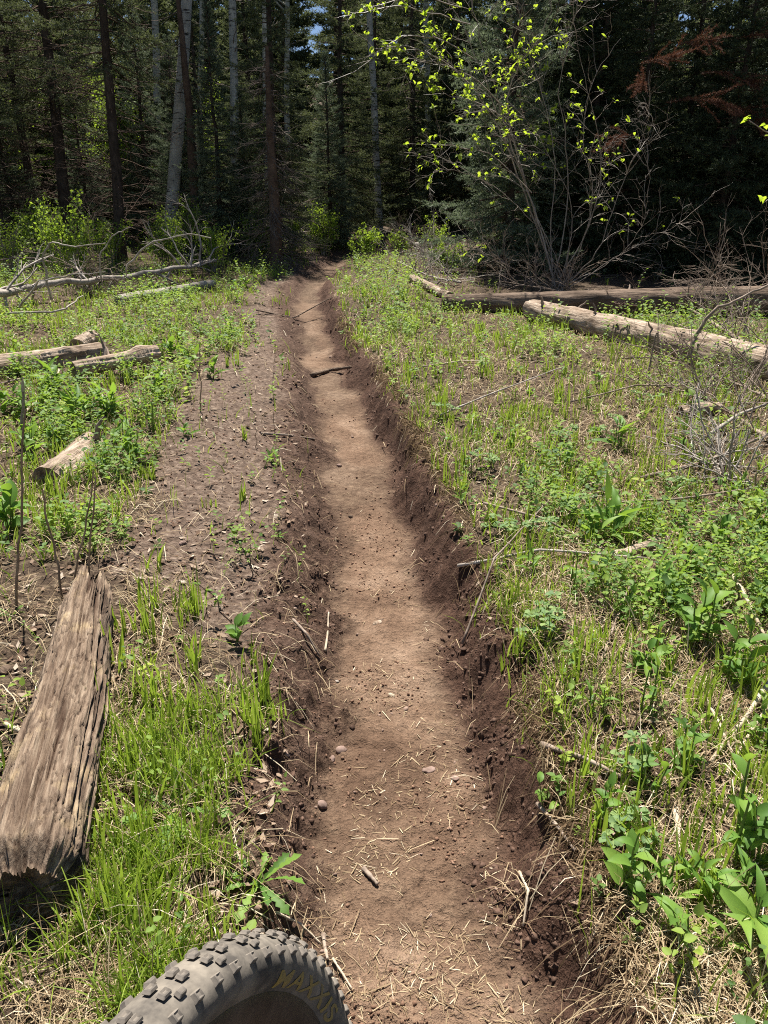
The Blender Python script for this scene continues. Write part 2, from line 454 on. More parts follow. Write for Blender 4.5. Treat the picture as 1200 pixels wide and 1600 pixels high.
# ------------------------------------------------------------------ ground and trail (one sheet, cut along the rut)
def build_ground():
    yr = np.concatenate([np.linspace(-30, -2, 15)[:-1], np.linspace(-2, .55, 30)[:-1], np.geomspace(.55, 24, 550), np.geomspace(24, 420, 45)[1:]])
    gu = np.linspace(-1, 1, 390)
    # denser columns round the rut
    gu = np.sign(gu) * (np.abs(gu) ** 1.35)
    outer = 1 + np.cumsum(np.geomspace(.02, 18, 26))
    g = np.concatenate([-outer[::-1], gu, outer])
    s = np.clip(.60 * yr + .75, 1.15, 40)
    X = XC(np.clip(yr, -5, 12))[:, None] * np.exp(-np.abs(g)[None, :] ** 2) + s[:, None] * g[None, :]
    Y = np.repeat(yr[:, None], len(g), 1)
    z, tread, bank, sh = terrain(X.ravel(), Y.ravel())
    V = np.stack([X.ravel(), Y.ravel(), z], 1)
    nr, nc = X.shape
    i = np.arange(nr - 1)[:, None] * nc; j = np.arange(nc - 1)[None, :]
    F = np.stack([i + j, i + j + 1, i + nc + j + 1, i + nc + j], -1).reshape(-1, 4)
    cx = V[F].mean(1)
    t = cx[:, 0] - XC(cx[:, 1])
    on = (t > -.58) & (t < .46) & (cx[:, 1] > -6) & (cx[:, 1] < 22)
    A = np.stack([tread, bank, sh], 1)
    for nm, sel in (('ground', ~on), ('trail', on)):
        f = F[sel]; u, inv = np.unique(f, return_inverse=True)
        m = mesh(nm, V[u], inv.reshape(-1, 4), MAT_EARTH, {'tread': A[u, 0], 'bank': A[u, 1], 'shoulder': A[u, 2]}, True)
        o = obj(nm, m); o['kind'] = 'structure'
        o['label'] = 'litter covered forest clearing ground around the trail' if nm == 'ground' else 'narrow rutted brown dirt trail running into the forest'
build_ground()

# ------------------------------------------------------------------ trees
def needles_on(tw0, twd, twl, step, nl, nw, r_, spread=.75):
    """triangular needles along twigs; returns V, F, rnd"""
    cnt = np.maximum((twl / step).astype(int), 3)
    idx = np.repeat(np.arange(len(twl)), cnt); n = len(idx)
    s = r_.random(n)
    p = tw0[idx] + twd[idx] * (twl[idx] * s)[:, None]
    d = unit(twd[idx] * .75 + unit(r_.normal(size=(n, 3))) * spread + np.array([0, 0, .05]))
    side = unit(np.cross(d, r_.normal(size=(n, 3))))
    L = nl * r_.uniform(.7, 1.3, n)[:, None]
    a = p - side * nw * .5; b = p + side * nw * .5; c = p + d * L
    V = np.stack([a, b, c], 1).reshape(-1, 3)
    F = np.arange(n * 3).reshape(-1, 3)
    tr = r_.random(len(twl))[idx] * .55 + r_.random(n) * .3 + s * .15
    return V, F, np.repeat(tr, 3)

def conifer(seed, H, z0, Rad, nb, droop=-.10, step=.011, nl=.045, nw=.010, dead=0, dead_len=1.0, flat=.9, gap=.07, dead_from=.4):
    r_ = np.random.default_rng(seed)
    trunk_r = .009 * H + .022
    zt = np.linspace(-.3, H, 16)
    P = np.stack([np.cumsum(r_.normal(size=16)) * .015, np.cumsum(r_.normal(size=16)) * .015, zt], 1)
    rad = np.interp(zt, [-.3, 0, .3, H], [trunk_r * 1.5, trunk_r * 1.25, trunk_r, .015])
    trunk = [(P, rad)]
    br, t0, td, tl = [], [], [], []
    for k in range(nb):
        u = (k + r_.random()) / nb
        z = z0 + (H - z0) * u ** 1.15
        L = Rad * (1 - (z - z0) / (H - z0) * .96) ** flat * r_.uniform(.65, 1.12)
        az = k * 2.39996 + r_.normal() * .4
        out = np.array([math.cos(az), math.sin(az), 0])
        el = np.interp(u, [0, .6, 1], [-.22, .05, .7]) + r_.normal() * .1
        n = 7; pts = [np.array([np.interp(z, zt, P[:, 0]), np.interp(z, zt, P[:, 1]), z])]
        for q in range(n - 1):
            e = el + droop * math.sin(q / (n - 2) * math.pi) + .28 * (q / (n - 2)) ** 2
            pts.append(pts[-1] + (out * math.cos(e) + np.array([0, 0, math.sin(e)])) * L / (n - 1))
        pts = np.array(pts)
        br.append((pts, np.linspace(.010 + .008 * L, .003, n)))
        m = max(int(L / gap), 4)
        for sgn in (-1, 1):
            s = r_.uniform(.18, 1, m)
            i = np.minimum((s * (n - 1)).astype(int), n - 2); f = s * (n - 1) - i
            q = pts[i] + (pts[i + 1] - pts[i]) * f[:, None]
            d0 = unit(pts[i + 1] - pts[i])
            sd = np.array([-out[1], out[0], 0]) * sgn
            dd = unit(d0 * r_.uniform(.5, 1.0, (m, 1)) + sd * r_.uniform(.4, 1.0, (m, 1)) + np.stack([np.zeros(m), np.zeros(m), r_.normal(-.12, .22, m)], 1))
            ln = L * .40 * (1.05 - s * .75) * r_.uniform(.6, 1.2, m) + .07
            t0.append(q); td.append(dd); tl.append(ln)
        t0.append(pts[3:]); td.append(np.repeat(unit(pts[-1] - pts[-2])[None], n - 3, 0)); tl.append(np.full(n - 3, L / 6 + .05))
    t0 = np.concatenate(t0); td = np.concatenate(td); tl = np.concatenate(tl)
    V, F, rn = needles_on(t0, td, tl, step, nl, nw, r_)
    deadl = []
    for k in range(dead):
        z = r_.uniform(dead_from, z0 + (H - z0) * .25); az = r_.uniform(0, 6.283)
        branchy((math.cos(az) * trunk_r * .8, math.sin(az) * trunk_r * .8, z), (math.cos(az), math.sin(az), r_.normal(-.12, .2)), dead_len * r_.uniform(.4, 1.15), .010, 1, deadl, r_, 7, .6, .10, -.02, .42)
    return dict(trunk=trunk, branches=br, fol=(V, F, rn), dead=deadl)

def conifer_meshes(nm, c, fmat=MAT_FIR):
    V, F, rn = c['fol']
    return dict(trunk=tube_mesh(nm + '_trunk', c['trunk'], MAT_SPRUCEBARK, 10),
                branches=tube_mesh(nm + '_branches', c['branches'], MAT_BROWNTWIG, 3),
                foliage=mesh(nm + '_foliage', V, F, fmat, {'rnd': rn}),
                dead_twigs=tube_mesh(nm + '_dead', c['dead'], MAT_BROWNTWIG, 3) if c['dead'] else None)

KIND = {}
KIND['fir_a'] = conifer_meshes('fir_a', conifer(1, 8.0, .25, 1.75, 190, -.12, .0128, .068, .019, 30, .9), MAT_SHADEFIR)
KIND['fir_b'] = conifer_meshes('fir_b', conifer(2, 9.5, .35, 1.9, 190, -.16, .0145, .068, .020, 30, 1.0), MAT_SHADEFIR)
KIND['pale_fir'] = conifer_meshes('pale_fir', conifer(3, 6.4, .15, 1.35, 190, -.10, .010, .055, .0125, 10, .6), MAT_LITFIR)
KIND['spruce_a'] = conifer_meshes('spruce_a', conifer(4, 9.5, 3.4, 1.3, 84, -.2, .016, .06, .015, 110, 1.3))
KIND['spruce_b'] = conifer_meshes('spruce_b', conifer(5, 10, 2.4, 1.25, 90, -.2, .016, .06, .015, 90, 1.2))
KIND['spruce_c'] = conifer_meshes('spruce_c', conifer(6, 10, .6, 1.6, 170, -.18, .015, .06, .015, 40, 1.0))
KIND['back_a'] = conifer_meshes('back_a', conifer(8, 11, .5, 1.9, 180, -.18, .026, .13, .042, 30, 1.2))
KIND['back_b'] = conifer_meshes('back_b', conifer(9, 12, 1.2, 1.8, 180, -.2, .026, .13, .042, 50, 1.3))

def plant_conifer(kind, px, y, label, sc=1.0, rz=0.0, name='spruce_tree', group=None, x=None, tilt=(0, 0), cat='tree'):
    xx = x if x is not None else (px - 600) / FPX * (y * math.cos(PITCH) + .4)
    t = thing(name, (xx, y, zg(xx, y) - .03), label, cat, group, rz, sc, tilt)
    for part, me in KIND[kind].items():
        if me: obj(part, me, t)
    return t

# right hand wall of firs
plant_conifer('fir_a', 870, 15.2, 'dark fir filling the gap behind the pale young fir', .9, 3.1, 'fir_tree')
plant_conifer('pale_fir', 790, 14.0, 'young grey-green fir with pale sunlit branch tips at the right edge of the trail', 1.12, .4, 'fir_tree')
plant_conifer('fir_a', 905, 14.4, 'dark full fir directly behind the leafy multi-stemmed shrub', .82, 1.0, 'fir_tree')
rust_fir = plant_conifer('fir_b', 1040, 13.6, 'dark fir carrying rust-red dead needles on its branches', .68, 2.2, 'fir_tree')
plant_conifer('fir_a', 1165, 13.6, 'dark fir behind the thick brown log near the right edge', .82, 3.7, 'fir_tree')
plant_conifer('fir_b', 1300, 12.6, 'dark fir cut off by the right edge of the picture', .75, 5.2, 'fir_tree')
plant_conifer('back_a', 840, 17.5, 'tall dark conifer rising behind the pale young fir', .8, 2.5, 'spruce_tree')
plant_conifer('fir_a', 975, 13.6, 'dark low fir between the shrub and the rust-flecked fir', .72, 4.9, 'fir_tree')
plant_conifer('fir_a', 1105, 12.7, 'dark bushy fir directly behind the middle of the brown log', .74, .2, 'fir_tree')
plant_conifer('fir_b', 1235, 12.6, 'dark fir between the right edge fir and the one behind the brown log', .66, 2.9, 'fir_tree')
for k, (px, y, sc) in enumerate([(900, 17.5, .75), (960, 17.0, .7), (1090, 17.0, .75), (1230, 16.5, .7), (1010, 20.5, .9), (1150, 20, .9), (1290, 20, .9), (900, 22, .9), (1350, 16, .75), (1080, 24, 1.0), (970, 26, 1.0), (1200, 25, 1.0), (1320, 26, 1.0), (860, 27, 1.0)]):
    plant_conifer(['back_a', 'back_b'][k % 2], px, y, 'dark conifer in the second row behind the right hand firs', sc, k * 1.7, 'spruce_tree', 'conifers behind the right hand firs')

# rust coloured needles: dead boughs on the fir
def rust_boughs():
    r_ = np.random.default_rng(77)
    for k, (px, py, d, ln) in enumerate([(1040, 160, (.75, -.5, -.1), .9), (1010, 130, (-.5, -.85, -.05), .6), (1095, 115, (.9, -.3, .0), .9), (990, 210, (-.7, -.6, -.15), .7), (1060, 70, (.5, -.85, .0), .6), (1120, 160, (.6, -.4, -.1), .9), (1000, 100, (.3, -.5, .1), .8), (1150, 60, (.5, -.6, 0), .8)]):
        p = far(px, py, 12.5)
        out = []
        branchy(np.array(p) - np.array(rust_fir.location), d, ln, .008, 1, out, r_, 12, .55, .08, -.03, .55)
        t0, td, tl = [], [], []
        for P, _ in out:
            t0.append(P[:-1]); td.append(unit(P[1:] - P[:-1])); tl.append(np.linalg.norm(P[1:] - P[:-1], axis=1))
        V, F, rn = needles_on(np.concatenate(t0), np.concatenate(td), np.concatenate(tl), .0032, .045, .008, r_)
        Mi = Matrix.Rotation(-rust_fir.rotation_euler.z, 4, 'Z') @ Matrix.Scale(1 / rust_fir.scale[0], 4)
        b = obj('dead_bough', tube_mesh('dead_bough', out, MAT_BROWNTWIG, 3), rust_fir, Mi)
        b['label'] = 'bare stem of a rust-red dead bough'
        o = obj('rust_needles', mesh('rust_needles', V, F, MAT_RUST, {'rnd': rn}), b)
        o['label'] = 'rust-red dead needles on the fir'
rust_boughs()

# left hand forest edge
plant_conifer('spruce_a', 196, 15.2, 'straight dark spruce trunk standing forward at the left forest edge', 1.0, .6, tilt=(0, R(2.8)))
plant_conifer('spruce_b', 118, 16.8, 'thick dark spruce left of the straight forward spruce', 1.12, 1.4, tilt=(0, R(2.8)))
plant_conifer('spruce_a', 75, 18.0, 'dark spruce second from the left edge of the picture', .95, 2.8, tilt=(0, R(2.8)))
plant_conifer('spruce_b', 18, 15.8, 'dark spruce trunk at the far left edge of the picture', .95, 4.0, tilt=(0, R(2.8)))
plant_conifer('spruce_c', 540, 20.5, 'dense dark conifer closing the end of the trail', .9, 2.0)
plant_conifer('spruce_c', 436, 16.6, 'dark conifer left of the one closing the trail', .80, .3)
plant_conifer('spruce_c', 640, 24, 'shaded conifer right of the trail end behind the pale aspens', .9, 4.4)
plant_conifer('spruce_c', 330, 19.5, 'bushy conifer between the pale aspen trunks on the left', .62, 5.0)
plant_conifer('spruce_c', 385, 20.5, 'small conifer beside the heap of dead branches', .55, 1.1)
plant_conifer('pale_fir', 298, 18.0, 'small grey-green fir catching light between the left aspens', .66, 2.1, 'fir_tree')
plant_conifer('pale_fir', 352, 16.8, 'grey-green young fir right of the leaning aspen with lit sprays', .72, 3.3, 'fir_tree')
plant_conifer('pale_fir', 245, 19.0, 'thin grey-green fir behind the straight forward spruce', .8, 5.1, 'fir_tree')
plant_conifer('pale_fir', 150, 17.6, 'grey-green sapling fir between the two forward spruce trunks', .55, 4.1, 'fir_tree')
plant_conifer('pale_fir', 395, 17.2, 'small grey-green fir left of the dead brown snag', .5, 1.9, 'fir_tree')
plant_conifer('pale_fir', 40, 17.4, 'grey-green sapling fir near the left edge of the forest', .6, .7, 'fir_tree')
plant_conifer('pale_fir', 520, 18.2, 'grey-green fir on the left side of the trail end', .62, .9, 'fir_tree')
k = 0
for y, xs in ((22.5, (-40, 60, 165, 235)), (25, (-90, 40, 150, 290, 415, 580, 700)), (30, (-60, 70, 160, 270, 350, 450, 545, 610, 680, 760)), (33, (60, 200, 330, 420, 570, 640, 720, 800)), (37, (0, 110, 220, 320, 400, 460, 560, 650, 730, 820)), (46, (-40, 80, 180, 290, 380, 440, 560, 610, 690, 780))):
    for px in xs:
        k += 1
        px += random.uniform(-14, 14)
        plant_conifer(['back_a', 'back_b', 'spruce_c', 'back_a'][k % 4] if y < 26 else ['back_a', 'back_b'][k % 2], px, y + random.uniform(-1.5, 1.5), 'shaded conifer deep in the forest behind the front trees', random.uniform(.8, 1.1) * float(np.interp(y, [22, 30, 37, 46], [.8, .95, 1.15, 1.5])), k * 2.1, 'spruce_tree', 'conifers deep in the forest')

for k, (x, y) in enumerate([(-11, 15.5), (-13.5, 17), (-16, 15), (-12.5, 20), (-18, 18), (-21, 16), (-16, 22), (-24, 20), (-11.5, 24), (-20, 25), (-26, 24), (-15, 28), (-24, 30), (-31, 28), (-9.6, 13.6), (-19, 12.5), (-23, 11)]):
    plant_conifer(['spruce_c', 'back_a', 'back_b'][k % 3], 0, y, 'conifer of the forest edge past the left side of the clearing', .8 + .25 * ((k * 7) % 5) / 5, k * 1.3, 'spruce_tree', 'conifers past the left side', x=x)
for k, (x, y) in enumerate([(10, 12.5), (12, 14), (14.5, 12), (17, 15), (13, 18), (20, 13), (18, 20), (11, 9.5), (15, 8), (22, 18)]):
    plant_conifer(['fir_a', 'back_a', 'fir_b'][k % 3], 0, y, 'conifer of the forest edge past the right side of the clearing', .8, k * 1.9, 'fir_tree', 'conifers past the right side', x=x)

# dead brown spruce and its twigs
def dead_spruce(px, y, H, label, seed, n=150, ln=1.0, zmax=.9):
    r_ = np.random.default_rng(seed)
    xx = (px - 600) / FPX * (y * math.cos(PITCH) + .4)
    t = thing('dead_spruce_tree', (xx, y, zg(xx, y)), label, 'tree')
    z = np.linspace(-.2, H, 9)
    P = np.stack([np.cumsum(r_.normal(size=9)) * .02, np.cumsum(r_.normal(size=9)) * .02, z], 1)
    obj('trunk', tube_mesh('dead_trunk', [(P, np.interp(z, [-.2, 0, H], [.17, .13, .03]))], MAT_BROWNTWIG, 9), t)
    out = []
    for k in range(n):
        zz = H * zmax * r_.random() ** 1.4 + .1; az = r_.uniform(0, 6.283)
        branchy((0, 0, zz), (math.cos(az), math.sin(az), r_.normal(-.25, .2)), ln * (1.1 - .7 * zz / H) * r_.uniform(.5, 1.1), .009, 1, out, r_, 8, .6, .12, -.03, .45)
    obj('branches', tube_mesh('dead_branches', out, MAT_DEADBARK, 3), t)
dead_spruce(432, 14.6, 3.6, 'dead brown spruce snag bristling with bare grey twigs by the trail', 11, 150, 1.1)
dead_spruce(314, 17.0, 5.5, 'dark slender snag between the two left aspens', 12, 50, .8)

# aspens
def aspen_crown(seed):
    r_ = np.random.default_rng(seed); out = []
    for k in range(22):
        z = r_.uniform(6.0, 11.5); az = k * 2.4
        branchy((0, 0, z), (math.cos(az), math.sin(az), .6), (12.5 - z) * .35 + .4, .03, 1, out, r_, 6, .7, .12, .03, .5)
    P = np.concatenate([np.repeat(p[2:], 10, 0) for p, _ in out])
    P = P + r_.normal(size=P.shape) * .13
    n = len(P); d = unit(r_.normal(size=(n, 3))); s = unit(np.cross(d, r_.normal(size=(n, 3))))
    h = .024
    V = np.stack([P - d * h, P + s * h, P + d * h, P - s * h], 1).reshape(-1, 3)
    return tube_mesh('aspen_limbs', out, MAT_ASPEN, 4), mesh('aspen_leaves', V, np.arange(n * 4).reshape(-1, 4), MAT_ASPENLEAF, {'rnd': np.repeat(r_.random(n), 4)})
AC = aspen_crown(31)

def aspen(base, top, y, wpx, label, H=13.0, seed=0):
    r_ = np.random.default_rng(seed)
    a = far(*base, y); b = far(*top, y)
    zb = zg(a.x, y)
    d = (b - a) / max(b.z - a.z, .1)
    foot = a + d * (zb - a.z)
    t = thing('aspen_tree', foot, label, 'tree')
    z = np.concatenate([[-.2], np.linspace(0, H, 15)])
    wob = np.cumsum(r_.normal(size=(16, 2)), 0) * .022
    wob -= wob[1]
    P = np.stack([d.x * z + wob[:, 0] * np.clip(z, 0, 2) / 2, wob[:, 1], z], 1)
    r0 = wpx / FPX * y * .42
    obj('trunk', tube_mesh('aspen_trunk', [(P, np.interp(z, [-.2, 0, .5, H], [r0 * 1.5, r0 * 1.3, r0 * 1.08, .03]))], MAT_ASPEN, 14), t)
    M = Matrix.Translation((d.x * 6.5, 0, 0)) @ Matrix.Rotation(seed, 4, 'Z')
    c = obj('crown', AC[1], t, M); obj('limbs', AC[0], c)
    st = []
    for k in range(7):
        zz = r_.uniform(1.2, 5.5); az = r_.uniform(0, 6.28)
        i = np.interp(zz, z, P[:, 0])
        branchy((i, 0, zz), (math.cos(az), math.sin(az), .2), r_.uniform(.3, .9), .012, 1, st, r_, 4, .7, .2)
    obj('dead_stubs', tube_mesh('stubs', st, MAT_DEADBARK, 4), t)
aspen((265, 365), (291, 0), 17.5, 21, 'pale aspen trunk leaning right, leftmost of the large aspens', 13, 1)
aspen((366, 330), (359, 0), 19.5, 15, 'slim pale aspen between the leaning aspen and the thick upright one', 13, 2)
aspen((424, 340), (421, 0), 20, 18, 'thick upright pale aspen behind the dead brown snag', 14, 3)
aspen((252, 330), (246, 0), 24, 14, 'thin aspen half hidden behind the leaning aspen', 13, 4)
aspen((592, 355), (575, 0), 23, 12, 'tall thin aspen standing beside the trail end', 14, 5)
aspen((669, 330), (664, 0), 26, 11, 'grey thin aspen deep in shade right of the trail end', 14, 6)
aspen((312, 330), (316, 0), 21, 9, 'thin grey aspen just right of the dark slender snag', 13, 8)
aspen((448, 300), (449, 0), 27, 10, 'far thin aspen right of the thick upright aspen', 13, 9)

# ------------------------------------------------------------------ leaf templates
def leaf_mesh(name, L, W, mat, prof='ovate', curl=.25, fold=.18, nseg=7, seed=0):
    s = np.linspace(0, 1, nseg)
    if prof == 'ovate': wd = np.sin(np.pi * s ** .75) ** .9
    elif prof == 'lance': wd = np.sin(np.pi * s ** .62) ** 1.2
    elif prof == 'spoon': wd = np.sin(np.pi * np.clip(s, 0, 1) ** 1.6) ** .8 * .95 + .08 * (1 - s)
    elif prof == 'lobed': wd = (.15 + .85 * s ** .8) * (1 - np.clip((s - .8) / .2, 0, 1) ** 2) * np.where(np.arange(nseg) % 2, 1.0, .45)
    else: wd = np.sin(np.pi * s)
    wd = wd * W * .5; wd[-1] = 0; wd[0] = max(wd[0], W * .03)
    x = L * (s - curl * .35 * s ** 3); z = -L * curl * s ** 2 + L * .12 * s
    V = []; r_ = np.random.default_rng(seed)
    for i in range(nseg):
        j = r_.normal() * W * .03
        V += [(x[i], -wd[i], z[i] + wd[i] * fold * 2 + j), (x[i], 0, z[i]), (x[i], wd[i], z[i] + wd[i] * fold * 2 - j)]
    F = []
    for i in range(nseg - 1):
        a = i * 3
        F += [(a, a + 1, a + 4, a + 3), (a + 1, a + 2, a + 5, a + 4)]
    return mesh(name, V, np.array(F), mat, None, True)

def orient(p, d, roll=0.0, sc=1.0):
    """matrix taking +X to d at p, leaf face up"""
    d = Vector(d).normalized()
    q = Vector((0, 0, 1)) if abs(d.z) < .95 else Vector((1, 0, 0))
    y = q.cross(d).normalized(); z = d.cross(y)
    M = Matrix(((d.x, y.x, z.x), (d.y, y.y, z.y), (d.z, y.z, z.z))).to_4x4()
    return Matrix.Translation(p) @ M @ Matrix.Rotation(roll, 4, 'X') @ Matrix.Scale(sc, 4)

LEAF = dict(
    ovate=[leaf_mesh('ovate_leaf', 1, .46, MAT_HERB, 'ovate', c, .2, 7, i) for i, c in enumerate((.15, .35, .6))],
    lance=[leaf_mesh('lance_leaf', 1, .24, MAT_HERB, 'lance', c, .22, 8, i) for i, c in enumerate((.1, .3, .55))],
    blue=[leaf_mesh('round_leaflet', 1, .85, MAT_BLUE, 'spoon', c, .15, 6, i) for i, c in enumerate((.1, .3))],
    lobed=[leaf_mesh('lobed_leaf', 1, .26, MAT_HERB, 'lobed', c, .12, 14, i) for i, c in enumerate((.15, .35))],
    young=[leaf_mesh('young_leaf', 1, .5, MAT_YOUNG, 'ovate', c, .3, 5, i) for i, c in enumerate((.1, .35, .6))])

# ------------------------------------------------------------------ the big shrub
def shrub():
    r_ = np.random.default_rng(5)
    Y0 = 10.9
    base = at(872, 447)
    Y0 = base.y
    t = thing('leafy_shrub', base, 'tall multi-stemmed shrub with yellow-green young leaves behind the logs', 'shrub')
    B = np.array(base)
    # main stems traced as px polylines with a depth offset at the tip
    stems = [
        ([(868, 440), (838, 330), (800, 230), (765, 110), (735, 0), (725, -60)], -.5, .022),
        ([(866, 440), (820, 310), (780, 190), (748, 90), (700, -10), (660, -60)], -.2, .02),
        ([(870, 440), (826, 300), (795, 200), (790, 130), (835, 70), (865, 10), (880, -60)], -.9, .018),
        ([(860, 440), (840, 340), (812, 260), (772, 190), (735, 130), (690, 85), (640, 60)], -.9, .013),
        ([(880, 440), (890, 330), (885, 220), (870, 130), (900, 30), (905, -40)], -.3, .016),
        ([(885, 440), (925, 360), (945, 250), (915, 130), (898, 40)], -.7, .014),
        ([(890, 440), (935, 400), (955, 330), (985, 260), (1012, 200), (1015, 110)], -.5, .013),
        ([(875, 440), (870, 390), (820, 330), (760, 280), (700, 265), (675, 262)], -1.0, .010),
        ([(880, 445), (940, 420), (990, 380), (1015, 330), (1012, 240)], -.8, .011),
        ([(865, 445), (800, 420), (760, 395), (715, 400)], -.7, .009),
        ([(885, 445), (960, 405), (1030, 365), (1080, 345)], -.9, .009),
        ([(878, 440), (905, 340), (860, 240), (810, 170)], -.6, .012),
        ([(872, 440), (860, 350), (870, 250), (850, 150), (820, 60), (800, -20)], -.2, .014),
        ([(884, 440), (915, 380), (930, 300), (905, 200), (925, 120), (970, 60)], .1, .012),
    ]
    leaves = []
    for k, (pl, dy, r0) in enumerate(stems):
        n = len(pl)
        pts = np.array([np.array(far(px, py, Y0 + dy * (i / (n - 1)) ** 1.3)) - B for i, (px, py) in enumerate(pl)])
        pts[0] = (r_.normal() * .07, r_.normal() * .07, -.05)
        s = np.linspace(0, n - 1, n * 4)
        P = np.stack([np.interp(s, np.arange(n), pts[:, c]) for c in range(3)], 1)
        ker = np.array([.2, .25, .1, .25, .2]); 
        for c in range(3): P[2:-2, c] = np.convolve(P[:, c], ker, 'valid')
        P[1:-1] += r_.normal(size=(len(P) - 2, 3)) * .012
        out = [(P, np.linspace(r0 * .72, .0025, len(P)))]
        tw = []
        for q in range(17):
            i = r_.integers(len(P) // 4, len(P) - 1)
            d = unit(P[i] - P[i - 1]) + unit(r_.normal(size=3)) * .9 + np.array([0, -.15, .05])
            branchy(P[i], d, r_.uniform(.25, .85), .0045, 2 if q % 3 == 0 else 1, tw, r_, 4, .8, .2, -.01, .5)
        so = obj('stem', tube_mesh('shrub_stem', out, MAT_SHRUBBARK, 6), t)
        obj('twigs', tube_mesh('shrub_twigs', tw, MAT_SHRUBBARK, 3), so)
        leaves += [(p, k) for p, _ in tw]
    # leafy boughs on the upper left, traced
    boughs = [([(735, 130), (690, 95), (640, 70), (600, 75), (560, 110), (515, 130)], -1.6), ([(740, 90), (690, 60), (630, 55), (590, 80), (545, 40)], -1.5),
              ([(735, 40), (680, 20), (620, 10), (560, 20), (535, 28)], -1.2), ([(720, 10), (660, -5), (600, 5), (570, 15)], -1.3), ([(790, 170), (740, 120), (700, 105), (660, 95), (630, 90)], -1.5),
              ([(800, 200), (750, 160), (700, 150), (672, 128)], -1.3), ([(830, 300), (770, 240), (700, 228), (640, 224)], -1.4), ([(815, 120), (800, 60), (820, 20), (800, -20)], -1.4), ([(1230, 260), (1195, 200), (1158, 182)], -3.0)]
    for pl, dy in boughs[:-1]:
        n = len(pl)
        pts = np.array([np.array(far(px, py, Y0 + dy * (.45 + .55 * i / (n - 1)))) - B for i, (px, py) in enumerate(pl)])
        s = np.linspace(0, n - 1, n * 3)
        P = np.stack([np.interp(s, np.arange(n), pts[:, c]) for c in range(3)], 1) + r_.normal(size=(n * 3, 3)) * .01
        tw = [(P, np.linspace(.008, .0025, len(P)))]
        for q in range(14):
            i = r_.integers(3, len(P) - 1)
            branchy(P[i], unit(P[i] - P[i - 1]) + unit(r_.normal(size=3)) * .8, r_.uniform(.12, .42), .0028, 0, tw, r_, 3, .7, .12)
        obj('bough', tube_mesh('shrub_bough', tw, MAT_SHRUBBARK, 4), t)
        leaves += [(p, 99) for p, _ in tw] * 1
    cand = []
    for P, k in leaves:
        nn = len(P)
        for i in range(1, nn):
            b = B + P[i]
            # young leaves sit mostly on the lit upper-left side
            px = 600 + FPX * b[0] / ((b[1]) * math.cos(PITCH) - (b[2] - CAM_H) * math.sin(PITCH))
            dep = b[1] * math.cos(PITCH) - (b[2] - CAM_H) * math.sin(PITCH)
            py = 800 - FPX * (b[1] * math.sin(PITCH) + (b[2] - CAM_H) * math.cos(PITCH)) / dep
            up_ = (b[2] - base.z) / 3.0
            wgt = (1.0 if k == 99 else .30) * np.clip(1.4 - abs(px - 700) / 230, .16, 1) * np.clip(up_ + .1, .1, 1) * (1.0 if py > -15 else .06)
            cand.append((wgt, P[i], unit(P[i] - P[i - 1])))
    wts = np.array([c[0] for c in cand]); pick = r_.choice(len(cand), 400, False, wts / wts.sum())
    for i in pick[:100]:
        _, p, d = cand[i]
        for q in range(3):
            dd = unit(d * .6 + unit(r_.normal(size=3)) * .8 + np.array([0, 0, .25 - .5 * (q == 2)]))
            obj('leaf', LEAF['young'][r_.integers(3)], t, orient(Vector(p + r_.normal(size=3) * .012), dd, r_.uniform(-1, 1), r_.uniform(.06, .105)))
    # the smaller leaves beyond the three hundred largest, joined
    src = LEAF['young'][1]
    V0 = np.array([v.co[:] for v in src.vertices]); F0 = np.array([p.vertices[:] for p in src.polygons])
    Vs, Fs = [], []
    for i in pick[100:]:
        _, p, d = cand[i]
        for q in range(3):
            dd = unit(d * .6 + unit(r_.normal(size=3)) * .8 + np.array([0, 0, .2]))
            Mx = np.array(orient(Vector(p + r_.normal(size=3) * .015), dd, r_.uniform(-1, 1), r_.uniform(.045, .08)))
            Fs.append(F0 + len(Vs) * len(V0)); Vs.append(V0 @ Mx[:3, :3].T + Mx[:3, 3])
    obj('foliage', mesh('shrub_foliage', np.concatenate(Vs), np.concatenate(Fs), MAT_YOUNG, None, True), t)
shrub()

def edge_twig():
    r_ = np.random.default_rng(9)
    base = at(1290, 520)
    t = thing('leafy_sapling', base, 'thin leafy twig reaching in from the right edge of the picture', 'sapling')
    B = np.array(base)
    P = np.array([np.array(far(px, py, base.y - dy)) - B for px, py, dy in ((1290, 520, 0), (1285, 400, .1), (1262, 280, .3), (1228, 215, .5), (1195, 205, .6), (1170, 188, .7))])
    P2 = np.array([np.array(far(px, py, base.y - dy)) - B for px, py, dy in ((1285, 400, .1), (1250, 330, .3), (1215, 300, .5), (1192, 318, .6))])
    obj('stem', tube_mesh('sapling_stem', [(P, np.linspace(.012, .003, len(P))), (P2, np.linspace(.007, .002, len(P2)))], MAT_SHRUBBARK, 5), t)
    for p in list(P[3:]) * 3 + list(P2[2:]) * 3:
        obj('leaf', LEAF['young'][r_.integers(3)], t, orient(Vector(p + r_.normal(size=3) * .025), unit(r_.normal(size=3) + np.array([-.6, 0, .5])), r_.uniform(-1, 1), r_.uniform(.06, .09)))
edge_twig()

